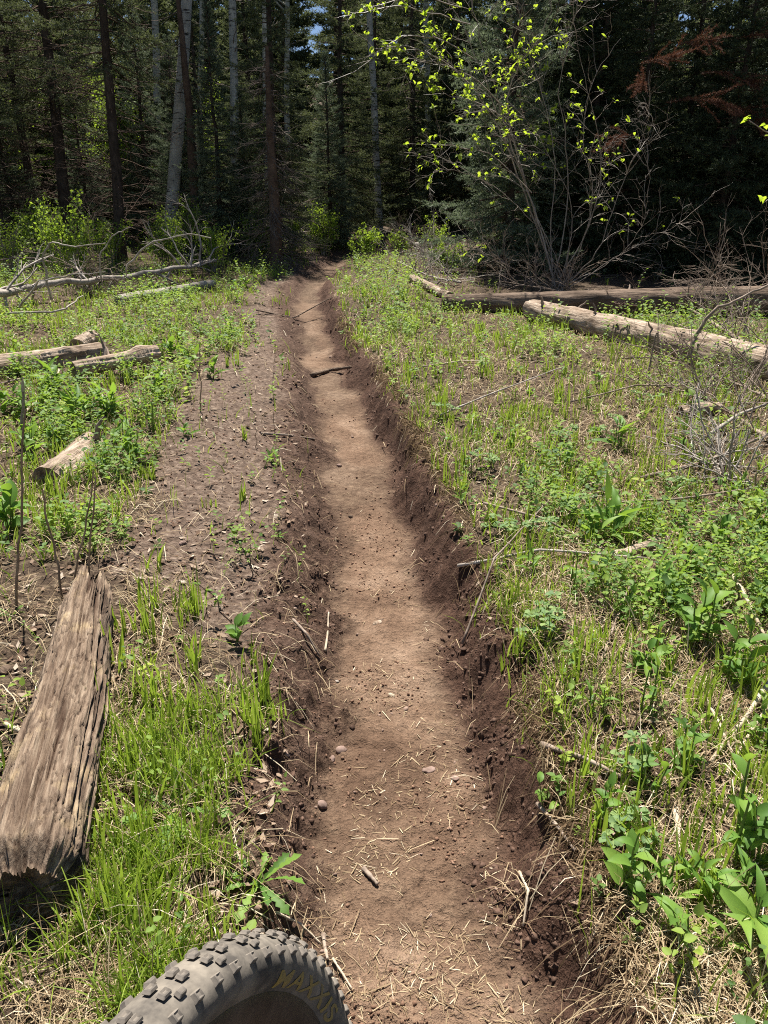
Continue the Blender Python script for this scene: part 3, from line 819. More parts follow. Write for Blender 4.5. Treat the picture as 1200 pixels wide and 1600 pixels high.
# ------------------------------------------------------------------ leafy bushes and brush on the left
def bush(px, py, h, wdt, label, seed, n=2600, lf=.020):
    r_ = np.random.default_rng(seed)
    b = at(px, py)
    t = thing('leafy_bush', b, label, 'bush')
    out = []
    for k in range(14):
        az = r_.uniform(0, 6.28); sp = r_.uniform(.1, .55) * wdt / h
        branchy((r_.normal() * .06, r_.normal() * .06, -.03), (math.cos(az) * sp, math.sin(az) * sp, 1), h * r_.uniform(.6, 1.05), .008, 1, out, r_, 6, .6, .10, .0, .45)
    obj('stems', tube_mesh('bush_stems', out, MAT_SHRUBBARK, 3), t)
    P = np.concatenate([p[2:] for p, _ in out]); P = P[r_.integers(len(P), size=n)] + r_.normal(size=(n, 3)) * .05 * h
    P = P[P[:, 2] > .08]
    n = len(P)
    d = unit(r_.normal(size=(n, 3)) + np.array([0, 0, .3])); s = unit(np.cross(d, r_.normal(size=(n, 3))))
    L = lf * r_.uniform(.7, 1.4, (n, 1))
    V = np.stack([P - d * L, P + s * L * .6, P + d * L, P - s * L * .6], 1).reshape(-1, 3)
    obj('foliage', mesh('bush_foliage', V, np.arange(n * 4).reshape(-1, 4), MAT_BUSH, {'rnd': np.repeat(r_.random(n), 4)}), t)
bush(112, 440, 1.0, .6, 'bright yellow-green leafy bush behind the bleached fallen branch', 41, 2600, .022)
bush(262, 420, .85, .6, 'leafy bush right of the bright bush, below the leaning aspen', 42, 2000, .02)
bush(338, 425, .75, .4, 'small leafy bush at the tip of the bleached fallen branch', 43, 1300, .02)
bush(20, 425, .8, .5, 'sparse leafy bush at the left edge behind the fallen branch', 44, 900, .02)
bush(572, 402, .55, .5, 'low sunlit bush beside the trail where it enters the forest', 45, 900, .025)
bush(505, 398, .9, .7, 'dim rounded bush under the dark conifer left of the trail end', 46, 1500, .025)
bush(625, 397, .5, .4, 'low sunlit bush right of the trail end by the pale log', 47, 500, .025)
bush(175, 412, .7, .6, 'low leafy bush at the foot of the straight forward spruce', 48, 1500, .02)
bush(400, 402, .8, .6, 'leafy bush in front of the small conifer by the branch heap', 49, 1500, .022)
bush(455, 398, .6, .6, 'low leafy bush between the dead snag and the dim rounded bush', 50, 1300, .022)
bush(300, 402, .9, .6, 'leafy bush behind the tip of the fallen branch', 51, 1700, .022)
bush(60, 410, .9, .6, 'leafy bush behind the bare twigs at the left edge', 52, 1700, .022)
bush(675, 400, .7, .6, 'thin leafy bush right of the trail bend beside the pale fir', 53, 900, .022)
bush(700, 425, .5, .5, 'low scrubby bush at the foot of the pale fir', 54, 800, .022)
for k, (px, y) in enumerate(((160, 21), (225, 20), (285, 22), (340, 23), (60, 22), (385, 24))):
    xx = (px - 600) / FPX * y
    r_ = np.random.default_rng(60 + k)
    t = thing('forest_sapling', (xx, y, zg(xx, y)), 'sunlit leafy sapling among the trunks of the left forest', 'sapling', 'saplings among the left trunks', 0, 1)
    out = []
    branchy((0, 0, 0), (0, 0, 1), 2.8, .02, 2, out, r_, 9, .7, .1, .02, .42)
    obj('stems', tube_mesh('sapling_stems', out, MAT_SHRUBBARK, 3), t)
    P = np.concatenate([p[1:] for p, _ in out]); P = P[r_.integers(len(P), size=1600)] + r_.normal(size=(1600, 3)) * .12
    d = unit(r_.normal(size=(1600, 3))); s = unit(np.cross(d, r_.normal(size=(1600, 3))))
    V = np.stack([P - d * .03, P + s * .02, P + d * .03, P - s * .02], 1).reshape(-1, 3)
    obj('foliage', mesh('sapling_foliage', V, np.arange(6400).reshape(-1, 4), MAT_BUSH, {'rnd': np.repeat(r_.random(1600), 4)}), t)

def dead_branch(name, pl, label, seed, r0=.03, mat=MAT_GREYWOOD, kids=16, klen=.7, lift=.10, up_bias=.3, cat='branch', extra=()):
    """a fallen branch lying along ground pixels, with side branches"""
    r_ = np.random.default_rng(seed)
    g = [np.array(at(px, py)) for px, py in pl]
    B = g[0].copy()
    P = np.array([p - B + np.array([0, 0, lift]) for p in g])
    n = len(P); s = np.linspace(0, n - 1, n * 5)
    Q = np.stack([np.interp(s, np.arange(n), P[:, c]) for c in range(3)], 1)
    for c in range(3): Q[2:-2, c] = np.convolve(Q[:, c], np.ones(5) / 5, 'valid')
    Q[1:-1] += r_.normal(size=(len(Q) - 2, 3)) * r0 * .22
    t = thing(name, Vector(B), label, cat)
    obj('main_stem', tube_mesh('main_stem', [(Q, np.linspace(r0, r0 * .55, len(Q)))], mat, 9), t)
    out = []
    for k in range(kids):
        i = r_.integers(1, len(Q) - 1)
        d = unit(r_.normal(size=3) * .6 + np.array([0, 0, up_bias]) + unit(Q[i] - Q[i - 1]) * .5)
        branchy(Q[i], d, klen * r_.uniform(.5, 1.2), max(r0 * .38, .0055), 2, out, r_, 4, .7, .15, -.02, .5)
    if out: obj('side_branches', tube_mesh('side_branches', out, mat, 4), t)
    for pts, rr in extra:
        E = np.array([np.array(far(px, py, g[0][1] + dy)) - B for px, py, dy in pts])
        n2 = len(E); s2 = np.linspace(0, n2 - 1, n2 * 4)
        E2 = np.stack([np.interp(s2, np.arange(n2), E[:, c]) for c in range(3)], 1)
        E2[1:-1] += r_.normal(size=(len(E2) - 2, 3)) * .008
        obj('side_branch', tube_mesh('side_branch', [(E2, np.linspace(rr, rr * .4, len(E2)))], mat, 6), t)
    return t
gb = at(0, 495).y
dead_branch('fallen_branch', [(-60, 506), (0, 492), (60, 473), (170, 462), (260, 445), (338, 428)], 'bleached grey fallen branch with bare forking twigs on the left', 101, .052, kids=20, klen=1.0, lift=.22,
            extra=[(((190, 452, 2.6), (200, 415, 2.4), (235, 378, 2.4), (290, 365, 2.4), (330, 372, 2.4)), .018),
                   (((160, 450, 2.2), (155, 400, 2.0), (180, 365, 2.0), (205, 355, 2.0)), .012),
                   (((80, 468, 1.2), (66, 400, 1.0), (78, 378, 1.0), (120, 385, .9), (165, 380, .9)), .014),
                   (((30, 480, .4), (60, 440, .2), (110, 430, .0), (165, 425, .0)), .012),
                   (((250, 450, 3.0), (262, 480, 2.0), (330, 500, 1.6), (375, 520, 1.4)), .012),
                   (((10, 490, .2), (90, 488, -.3), (130, 462, .3)), .016)])
dead_branch('fallen_branch', [(-40, 440), (40, 425), (110, 440), (165, 470)], 'tangle of dark bare twigs at the left edge above the bleached branch', 102, .014, MAT_STICK, 24, .9, .25, .45)
dead_branch('fallen_branch', [(1215, 590), (1120, 530), (1060, 490)], 'crooked brown branch leaning over the pale log at the right', 103, .022, MAT_STICK, 14, .55, .12, .6,
            extra=[(((1075, 560, .2), (1085, 525, .2), (1115, 485, .2), (1180, 455, .2), (1230, 430, .2)), .018)])
dead_branch('fallen_branch', [(1210, 470), (1150, 480), (1090, 475)], 'brush of thin bare twigs standing over the logs at the right edge', 104, .016, MAT_STICK, 40, .9, .15, .6)
dead_branch('fallen_branch', [(1000, 475), (990, 455), (985, 440)], 'small budding bare twig rising in front of the brown log', 105, .007, MAT_BROWNTWIG, 8, .4, .05, 1.0)
dead_branch('fallen_branch', [(1205, 700), (1120, 640), (1040, 610)], 'heap of dead twigs in front of the pale log at the right edge', 106, .014, MAT_STICK, 46, .55, .04, .08)
dead_branch('fallen_branch', [(1210, 640), (1130, 600), (1000, 560)], 'low litter of dead twigs along the near side of the pale log', 107, .012, MAT_STICK, 40, .55, .05, .12)
dead_branch('fallen_branch', [(1200, 560), (1130, 545), (1050, 520)], 'grey tangle of thin branches caught against the pale log', 113, .012, MAT_STICK, 34, .6, .10, .25)
dead_branch('fallen_branch', [(1190, 770), (1120, 745), (1080, 720)], 'low mat of dead twigs at the right edge below the twig heap', 114, .010, MAT_GREYWOOD, 34, .45, .03, .15)
dead_branch('fallen_branch', [(900, 470), (850, 462), (780, 450)], 'dim brush of bare branches under the shrub behind the logs', 115, .014, MAT_STICK, 40, .7, .10, .5)
dead_branch('fallen_branch', [(690, 415), (660, 400), (635, 392)], 'grey deadfall heap right of the far end of the trail', 116, .02, MAT_GREYWOOD, 40, .9, .12, .4)
dead_branch('fallen_branch', [(1000, 505), (960, 500), (930, 490)], 'frayed dark twig bundle lying on top of the pale log', 108, .010, MAT_BROWNTWIG, 14, .18, .18, .1)
dead_branch('fallen_branch', [(390, 385), (350, 375), (300, 378)], 'grey heap of dead branches below the left aspens', 109, .03, MAT_GREYWOOD, 30, .9, .2, .35)
dead_branch('fallen_branch', [(470, 395), (420, 385), (395, 372)], 'heap of bare grey branches beside the trail under the dead snag', 110, .03, MAT_GREYWOOD, 44, 1.5, .35, .5)
dead_branch('fallen_branch', [(720, 450), (670, 440), (620, 415)], 'heap of dry twigs and straw at the foot of the pale young fir', 111, .016, MAT_GREYWOOD, 44, .7, .08, .3)
dead_branch('fallen_branch', [(655, 445), (648, 430), (640, 400)], 'bare upright twigs at the trail bend right of the low bush', 112, .01, MAT_BROWNTWIG, 10, .9, .05, 1.2)

# ------------------------------------------------------------------ logs
def log(name, p0, p1, r0, r1, label, mat, seed, knots=3, rough=.09, sides=44, rings=130, sag=0.0, cat='log', crack=True):
    r_ = np.random.default_rng(seed)
    p0 = Vector(p0); p1 = Vector(p1)
    L = (p1 - p0).length
    s = np.linspace(0, 1, rings); a = np.linspace(0, 2 * math.pi, sides, endpoint=False)
    S, A = np.meshgrid(s, a, indexing='ij')
    ca, sa = np.cos(A), np.sin(A)
    rad = r0 + (r1 - r0) * S
    nz = fbm(S * L * 3 + ca * 1.5 + 9, sa * 1.5 + seed, seed, 4) - .5
    gr = fbm(S * L * 1.2 + seed, A * 5 / 6.283 * 4 + 3 * (np.abs(A - np.pi)), seed + 3, 3) - .5
    ck = sstep(.07, .0, np.abs(fbm(S * L * 1.1 + seed, A * 3.2, seed + 7, 3) - .5)) * sstep(.4, .6, fbm(S * L * 1.7, ca * 2 + seed, seed + 9, 2))
    fl = np.floor(fbm(S * L * 2.5 + seed, ca * 3 + sa * 2, seed + 11, 3) * 6) / 6
    rad = rad * (1 + rough * 2.4 * nz + rough * gr + rough * .8 * (fl - .5) - .12 * ck)
    for k in range(knots):
        ks, ka = r_.uniform(.1, .9), r_.uniform(0, 6.28)
        dd = ((S - ks) * L / .06) ** 2 + ((np.angle(np.exp(1j * (A - ka)))) * r0 / .05) ** 2
        rad = rad + .22 * r0 * np.exp(-dd)
    bend = np.cumsum(r_.normal(size=rings)) * .0025
    X = S * L; Yv = rad * ca + (bend - bend.mean())[:, None]; Z = rad * sa * .95 + (np.sin(S * np.pi) * -sag)
    V = np.stack([X, Yv, Z], -1).reshape(-1, 3)
    i = np.arange(rings - 1)[:, None] * sides; j = np.arange(sides)[None, :]; j2 = (j + 1) % sides
    F = np.stack([i + j, i + j2, i + sides + j2, i + sides + j], -1).reshape(-1, 4)
    t = thing(name, p0, label, cat)
    d = (p1 - p0).normalized()
    Mo = orient(Vector((0, 0, 0)), d)
    obj('stem', mesh('log_stem', V, F, mat, None, True), t, Mo)
    for k in range(min(knots, 5) if r0 > .05 else 0):
        q = r_.uniform(.08, .92); ang = r_.uniform(.1, .9) * math.pi
        d0 = np.array([r_.normal() * .3, math.cos(ang), math.sin(ang)]); p_ = np.array([q * L, 0, -math.sin(q * math.pi) * sag])
        rr_ = r0 + (r1 - r0) * q; ln = r_.uniform(.03, .14)
        sb = wander(p_ + d0 * rr_ * .8, p_ + d0 * (rr_ + ln), 5, .015, r_)
        obj('branch_stub', tube_mesh('branch_stub', [(sb, np.linspace(.018, .006, 5) * r_.uniform(.6, 1.2))], MAT_STICK, 7), t, Mo)
    for e in (0, rings - 1):
        ring = V.reshape(rings, sides, 3)[e]
        c = ring.mean(0)
        VV = [ring]
        for q, f in ((1, .72), (2, .4), (3, .12)):
            rr = c + (ring - c) * f
            rr[:, 0] += r_.normal(size=sides) * .006 + (-.012 if e else .012) * q * .5
            VV.append(rr)
        VV.append(c[None])
        VV = np.concatenate(VV)
        FF = [np.stack([q * sides + np.arange(sides), q * sides + (np.arange(sides) + 1) % sides, (q + 1) * sides + (np.arange(sides) + 1) % sides, (q + 1) * sides + np.arange(sides)], 1) for q in range(3)]
        tri = np.stack([3 * sides + np.arange(sides), 3 * sides + (np.arange(sides) + 1) % sides, np.full(sides, 4 * sides)], 1)
        obj('end_grain', mesh('end_grain', VV, [np.concatenate(FF), tri], MAT_PALEEND if seed % 2 else mat, None, False), t, Mo)
    return t
MAT_PALEEND = mat_bark('end_grain_wood', [(.3, (.20, .14, .09)), (.7, (.42, .33, .22))], (1, 1, 1), 60, .4, .004)

def gp(px, py, dz): 
    p = at(px, py); p.z += dz
    return p
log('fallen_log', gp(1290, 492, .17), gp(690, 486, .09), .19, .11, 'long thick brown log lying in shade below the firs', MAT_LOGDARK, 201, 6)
log('fallen_log', gp(1262, 610, .10), gp(828, 500, .12), .17, .12, 'pale sunlit log slanting down to the right edge', MAT_LOGBARK, 202, 6)
log('fallen_log', gp(-70, 600, .06), gp(160, 562, .06), .12, .10, 'old brown log at the left edge behind the short broken log', MAT_LOGBARK, 203, 3, .12)
log('fallen_log', gp(118, 597, .10), gp(248, 577, .13), .065, .07, 'short broken log with a cut end among the left herbs', MAT_LOGBARK, 205, 2, .12)
log('fallen_log', gp(72, 760, .02), gp(152, 700, .02), .095, .085, 'weathered rotting log piece half sunk in the left grass', MAT_LOGBARK, 204, 1, .16)
log('fallen_log', gp(185, 476, .06), gp(332, 450, .06), .07, .06, 'pale thin log lying behind the bleached fallen branch', MAT_GREYWOOD, 206, 3, .1)
log('fallen_log', gp(120, 555, .08), gp(150, 545, .10), .07, .08, 'stubby log end lying across the old brown log', MAT_LOGBARK, 207, 0, .12)
log('fallen_log', gp(612, 392, .10), gp(700, 389, .12), .06, .06, 'pale distant log across the trail bend', MAT_GREYWOOD, 208, 1, .06)
log('fallen_log', gp(640, 440, .05), gp(705, 470, .06), .07, .06, 'grey log end pointing at the trail below the pale fir', MAT_LOGBARK, 209, 1, .1)
log('fallen_log', gp(880, 902, .02), gp(1052, 848, .03), .018, .028, 'thick weathered stick half buried in the right meadow', MAT_LOGBARK, 210, 1, .15, 14, 40)
log('fallen_log', gp(1060, 655, .04), gp(1120, 650, .05), .05, .045, 'short rotten log chunk under the twig heap on the right', MAT_LOGBARK, 212, 1, .2)

def rotten_log():
    """big decayed log in the left foreground"""
    a = at(58, 1425); b = at(150, 945)
    a.z = zg(a.x, a.y) + .075; b.z = zg(b.x, b.y) + .055
    a = a + (a - b).normalized() * .03
    L = (b - a).length
    rings, sides = 220, 180
    s = np.linspace(0, 1, rings); th = np.linspace(0, 2 * math.pi, sides, endpoint=False)
    S, A = np.meshgrid(s, th, indexing='ij')
    ca, sa = np.cos(A), np.sin(A)
    wd = np.interp(S, [0, .2, .6, .9, 1], [.108, .108, .095, .080, .056]) * (1 - .35 * sstep(.06, 0, S) ** 2); ht = np.interp(S, [0, .3, 1], [.125, .11, .078]) * (1 - .35 * sstep(.06, 0, S) ** 2)
    # rounded slab cross-section
    pw = 1.0
    Yc = wd * np.sign(ca) * np.abs(ca) ** pw; Zc = ht * np.sign(sa) * np.abs(sa) ** pw
    u = A / 6.2832 * .8; X = S * L
    seam = np.minimum(A, 2 * np.pi - A)
    grain = .55 * (fbm(X * 1.8, seam * 12, 301, 4, .6) - .5) + .75 * (fbm(X * 4.5, seam * 34, 302, 2, .6) - .5)
    plates = fbm(X * 4.5, seam * 9, 305, 3, .55)
    crack = sstep(.13, .0, np.abs(fbm(X * .9 + 4, seam * 11, 309, 3) - .5)) * sstep(.35, .6, fbm(X * 3, seam * 3, 311, 2))
    crack2 = sstep(.035, .0, np.abs(fbm(X * 10 + 2, seam * 4, 315, 3) - .5)) * .8
    pit = sstep(.66, .80, fbm(X * 4, seam * 9, 317, 4))
    disp = .020 * grain + .010 * (plates - .5) - .030 * crack - .010 * crack2 + .010 * (fbm(X * 14, seam * 40, 321, 3) - .5)
    nrm = np.stack([np.zeros_like(ca), ca, sa], -1)
    V = np.stack([X, Yc, Zc], -1) + nrm * disp[..., None]
    V[..., 2] += .012 * np.sin(S * 9) 
    # ragged ends
    rag0 = (fbm(ca * 4 + 5, sa * 4, 331, 4) - .5) * .03; rag1 = (fbm(ca * 5, sa * 5 + 7, 333, 4) - .5) * .22
    V[..., 0] += rag0 * sstep(.12, 0, S) + rag1 * sstep(.85, 1, S)
    cr = np.clip(crack + crack2 * .55, 0, 1)
    i = np.arange(rings - 1)[:, None] * sides; j = np.arange(sides)[None, :]; j2 = (j + 1) % sides
    F = np.stack([i + j, i + j2, i + sides + j2, i + sides + j], -1).reshape(-1, 4)
    t = thing('rotten_log', a, 'large crumbling rotten log in the left foreground beside the grass', 'log')
    Mo = orient(Vector((0, 0, 0)), (b - a).normalized(), R(-8))
    obj('stem', mesh('rotten_stem', V, F, MAT_ROTTEN, {'crack': cr}, True), t, Mo)
    for e, sg in ((0, 1), (rings - 1, -1)):
        ring = V[e]; c = ring.mean(0); VV = []; K = 9
        for q in range(K):
            f = 1 - q / K
            rr = c + (ring - c) * f
            rr[:, 0] += sg * (.03 * (1 - f) + .05 * (fbm(rr[:, 1] * 30, rr[:, 2] * 30, 341, 3) - .45) * (1 - f) ** .4)
            VV.append(rr)
        VV.append((c + np.array([.03 * sg, 0, 0]))[None]); VV = np.concatenate(VV)
        j = np.arange(sides); j2 = (j + 1) % sides
        FF = np.concatenate([np.stack([q * sides + j, q * sides + j2, (q + 1) * sides + j2, (q + 1) * sides + j], 1) for q in range(K - 1)])
        tri = np.stack([(K - 1) * sides + j, (K - 1) * sides + j2, np.full(sides, K * sides)], 1)
        o = obj('broken_end', mesh('broken_end', VV, [FF, tri], MAT_ROTTEN, {'crack': np.full(len(VV), .35)}, True), t, Mo)
rotten_log()

# ------------------------------------------------------------------ single sticks, stalks, stones
def stick(pl, r0, label, mat=MAT_STICK, lift=.015, name='stick', cat='stick', seed=0, heights=None, forks=0):
    r_ = np.random.default_rng(1000 + seed)
    g = [at(px, py) for px, py in pl]
    for i, p in enumerate(g):
        p.z = zg(p.x, p.y) + lift + (heights[i] if heights else 0)
    B = np.array(g[0])
    P = np.array([np.array(p) for p in g]) - B
    n = len(P); m = max(n * 5, 10); s = np.linspace(0, n - 1, m)
    Q = np.stack([np.interp(s, np.arange(n), P[:, c]) for c in range(3)], 1)
    L = np.linalg.norm(P[-1] - P[0])
    Q[1:-1] += np.cumsum(r_.normal(size=(m - 2, 3)), 0) * .0012 * min(L, 1.0)
    out = [(Q, np.linspace(r0, r0 * .6, m) * (1 + .12 * r_.normal(size=m)))]
    for k in range(forks):
        i = r_.integers(m // 4, m - 1)
        branchy(Q[i], unit(Q[i] - Q[i - 1]) + r_.normal(size=3) * .6, L * .25, r0 * .4, 0, out, r_)
    V, F = tubes(out, 7)
    # close the ends
    k = 7; n0 = len(out[0][0]) * k
    F5 = [np.arange(k)[::-1][None], np.arange(n0 - k, n0)[None]]
    o = obj(name, mesh(name, V, [F] + F5, mat, None, True))
    o.location = B
    return tag(o, label, cat)
S_ = [
    ([(755, 806), (850, 838), (960, 884)], .006, 'long thin stick crossing diagonally above the grey horizontal stick', MAT_STICK, (.05, .07, .03)),
    ([(715, 893), (840, 884), (1008, 893)], .007, 'long grey stick lying level across the right meadow edge', MAT_GREYWOOD, (.02, .05, .05)),
    ([(722, 1015), (770, 915), (855, 812)], .005, 'brown stick bridging down over the right bank', MAT_STICK, (.0, .10, .08)),
    ([(1140, 925), (1170, 970), (1202, 1035)], .008, 'pale stick at the right edge above the forked pale sticks', MAT_PALESTICK, (.06, .05, .03)),
    ([(1215, 1065), (1165, 1135), (1108, 1205)], .009, 'thick pale stick slanting down from the right edge', MAT_PALESTICK, (.05, .03, .01)),
    ([(1225, 1090), (1170, 1160), (1130, 1230)], .006, 'thinner pale stick beside the thick pale slanting stick', MAT_PALESTICK, (.05, .03, .01)),
    ([(1000, 1045), (1070, 1010), (1145, 965)], .006, 'grey stick rising through the lush herbs at the right', MAT_STICK, (.01, .03, .08)),
    ([(845, 1172), (910, 1203), (995, 1236)], .008, 'grey-brown stick at the top of the bank in the right foreground', MAT_STICK, (.02, .03, .01)),
    ([(838, 1268), (870, 1310), (898, 1337)], .006, 'thin straight stick on the bank below the seedling clump', MAT_STICK, (.02, .03, .01)),
    ([(688, 662), (780, 630), (878, 594)], .007, 'long straight grey stick lying in the sunny right meadow', MAT_GREYWOOD, (.04, .08, .10)),
    ([(660, 585), (720, 580), (755, 576)], .007, 'thin pale stick in the meadow near the trail edge', MAT_PALESTICK, (.05, .06, .05)),
    ([(985, 880), (945, 955), (985, 990)], .004, 'thin bent twig between the two grey-green plants', MAT_STICK, (.06, .03, .0)),
    ([(930, 1060), (985, 935), (1045, 920)], .005, 'bent brown twig left of the lush herbs', MAT_STICK, (.0, .06, .05)),
    ([(1100, 1110), (1140, 1200), (1165, 1260)], .005, 'slim straw-coloured stick between the right foreground herbs', MAT_PALESTICK, (.02, .03, .01)),
    ([(1055, 1270), (1062, 1330), (1075, 1375)], .009, 'pale flattened stem lying among right foreground straw', MAT_PALESTICK, (.0, .01, .0)),
    ([(890, 640), (990, 620), (1120, 615)], .006, 'thin stick lying level below the pale log', MAT_STICK, (.04, .06, .05)),
    ([(1000, 760), (1100, 735), (1210, 690)], .012, 'brown stick slanting up to the twig heap at the right edge', MAT_STICK, (.03, .04, .05)),
    ([(1105, 690), (1150, 665), (1220, 640)], .012, 'grey stick at the right edge under the twig heap', MAT_GREYWOOD, (.04, .06, .08)),
    ([(945, 800), (1060, 800), (1180, 780)], .007, 'brown stick lying level above the upright broad-leaved clump', MAT_STICK, (.03, .05, .06)),
    ([(486, 586), (515, 583), (548, 577)], .022, 'dark root sticking out across the trail floor', MAT_LOGDARK, (.0, .01, .02)),
    ([(408, 682), (450, 684), (492, 687)], .009, 'brown twig lying across the left side of the rut', MAT_STICK, (.0, .01, .0)),
    ([(508, 1018), (512, 990), (514, 965)], .005, 'short cream-coloured stick on the left of the trail floor', MAT_PALESTICK, (.0, .0, .0)),
    ([(458, 978), (480, 1005), (500, 1033)], .006, 'curved brown root poking from the left rut wall', MAT_STICK, (.02, .02, .0)),
    ([(505, 1465), (508, 1485), (512, 1508)], .006, 'short brown twig on the trail beside the tyre', MAT_STICK, (.0, .0, .0)),
    ([(432, 1440), (470, 1455), (502, 1480)], .003, 'thin straw-coloured twig just above the tyre', MAT_PALESTICK, (.01, .01, .0)),
    ([(520, 1508), (535, 1528), (550, 1550)], .003, 'thin cream twig right of the tyre', MAT_PALESTICK, (.0, .0, .0)),
    ([(568, 1366), (578, 1378), (590, 1390)], .007, 'stubby brown twig in the middle of the foreground trail', MAT_STICK, (.0, .0, .0)),
    ([(812, 1360), (824, 1405), (816, 1460)], .004, 'long pale crooked stem on the right of the foreground trail', MAT_PALESTICK, (.0, .01, .0)),
    ([(280, 600), (40, 600), (-20, 615)], .012, 'grey-brown twig in shade under the old left log', MAT_STICK, (.02, .03, .03)),
    ([(30, 655), (85, 610), (95, 595)], .010, 'pale broken stick leaning in the left herbs', MAT_PALESTICK, (.0, .03, .08)),
    ([(45, 700), (62, 680), (70, 668)], .008, 'short pale stick at the foot of the broken-topped stalk', MAT_PALESTICK, (.0, .02, .03)),
    ([(330, 842), (350, 830), (372, 812)], .007, 'dark flat twig on the bare left shoulder', MAT_LOGDARK, (.0, .0, .0)),
    ([(-10, 1240), (15, 1225), (35, 1205)], .006, 'cream splinter lying left of the rotten log', MAT_PALESTICK, (.01, .01, .01)),
    ([(10, 1140), (45, 1160), (62, 1185)], .007, 'curved pale stem lying left of the rotten log', MAT_PALESTICK, (.01, .02, .01)),
    ([(400, 490), (460, 500), (520, 470)], .010, 'dark thin stick lying across the far dip of the trail', MAT_LOGDARK, (.03, .01, .02)),
]
for k, (pl, r0, lb, mt, hh) in enumerate(S_):
    stick(pl, r0, lb, mt, .008, seed=k, heights=hh)

MAT_STALK = mat_bark('dry_stalk', [(.3, (.20, .13, .08)), (.7, (.42, .31, .20))], (1, 1, 1), 40, .3, .003)
def stalk(base, top, r0, label, mat=MAT_STALK, dy=0.0, bend=.012, name='dead_stalk', tip=None):
    b = at(*base); e = far(*top, b.y + dy)
    r0 = r0 * .72
    P = wander((0, 0, -.02), np.array(e - b), 12, bend, np.random.default_rng(int(base[0] + top[1])))
    t = thing(name, b, label, 'stalk')
    obj('stem', tube_mesh('stalk', [(P, np.linspace(r0, r0 * .6, 12))], mat, 7), t)
    if tip:
        obj('broken_tip', tube_mesh('tip', [(np.array([P[-1], P[-1] + (P[-1] - P[-4]) * .5, P[-1] + (P[-1] - P[-4]) * .95]), [r0 * .9, r0 * .7, .001])], tip, 6), t)
    return t
stalk((24, 950), (40, 640), .0075, 'tall thin dead stalk at the left edge, tallest of the bare stalks', dy=.05)
stalk((102, 945), (66, 765), .007, 'thick leaning dead stalk behind the rotten log', dy=.0)
stalk((114, 930), (146, 735), .006, 'slim dark dead stalk leaning right behind the rotten log', dy=.05)
stalk((132, 935), (150, 745), .006, 'slim dead stalk right of its leaning neighbour behind the rotten log', dy=.0)
stalk((32, 690), (36, 612), .016, 'broken-topped woody stalk with a pale splintered tip among left herbs', MAT_STICK, 0, .01, tip=MAT_PALESTICK)
stalk((313, 640), (311, 535), .006, 'thin dark stalk standing at the left vegetation edge', dy=.0)
stalk((428, 690), (430, 555), .003, 'hair-thin dark stalk beside the rut at the small seedling', dy=.0)
stalk((398, 700), (402, 672), .004, 'short dry stub beside the small seedling', dy=.0)
stalk((1010, 595), (1026, 520), .012, 'broken upright brown stub left of the crooked branch', MAT_STICK)
stalk((1032, 575), (1028, 520), .014, 'greyish upright stub leaning against the pale log', MAT_STICK)
stalk((945, 900), (935, 870), .004, 'short dry stub in the right meadow', MAT_STICK)

def stone(px, py, r0, label, seed, mat=MAT_STONE, flat=.65, name='stone', cat='stone'):
    r_ = np.random.default_rng(seed)
    import bmesh
    bm = bmesh.new(); bmesh.ops.create_icosphere(bm, subdivisions=3, radius=1)
    sc = r_.uniform(.75, 1.2, 3)
    for v in bm.verts:
        c = v.co
        f = 1 + .28 * (float(fbm(np.array([c.x * 1.5 + seed]), np.array([c.y * 1.5 + c.z * 1.1]), seed, 3)[0]) - .5) * 2
        v.co = Vector((c.x * sc[0], c.y * sc[1], c.z * flat)) * f * r0
    m = bpy.data.meshes.new(name); bm.to_mesh(m); bm.free(); m.materials.append(mat)
    m.polygons.foreach_set('use_smooth', [True] * len(m.polygons))
    o = obj(name, m); p = at(px, py); p.z = zg(p.x, p.y) + r0 * flat * .35
    o.location = p; o.rotation_euler = (r_.normal() * .2, r_.normal() * .2, r_.uniform(0, 6))
    return tag(o, label, cat)
stone(534, 1172, .017, 'rounded brown stone on the left of the trail floor', 401)
stone(519, 1182, .011, 'small stone touching the rounded brown stone', 402)
stone(670, 1207, .019, 'flat pinkish-grey stone bedded in the middle of the trail', 403, MAT_STONE, .35)
stone(711, 1222, .013, 'flat pale brown stone chip right of the pinkish stone', 404, MAT_STONE, .3)
stone(612, 1088, .011, 'small white stone on the trail floor', 405, MAT_PALESTICK, .6)
stone(527, 1067, .010, 'small pale grey stone at the left trail edge', 406, MAT_GREYWOOD, .4)
stone(588, 975, .026, 'flat brown bark chip in the middle of the trail', 407, MAT_LOGBARK, .22, 'bark_chip', 'bark')
stone(595, 972, .014, 'smaller dark bark chip beside the flat brown one', 408, MAT_LOGDARK, .3, 'bark_chip', 'bark')
stone(548, 810, .015, 'small dark stone near the middle of the trail', 409, MAT_LOGDARK, .6)
stone(504, 1262, .013, 'small brown stone low in the left rut wall', 410)
stone(175, 1338, .018, 'orange-brown bark chip in the grass right of the rotten log', 411, MAT_LOGBARK, .25, 'bark_chip', 'bark')
stone(530, 728, .016, 'small stone on the trail before the shadowed bank', 412)
stone(932, 1222, .022, 'grey stone half hidden at the stick end in the right foreground', 413)
stone(10, 1052, .02, 'brown earth-covered stone left of the rotten log', 414, MAT_LOGDARK)
stone(285, 850, .016, 'small earth-brown stone on the bare left shoulder', 415, MAT_STONE)

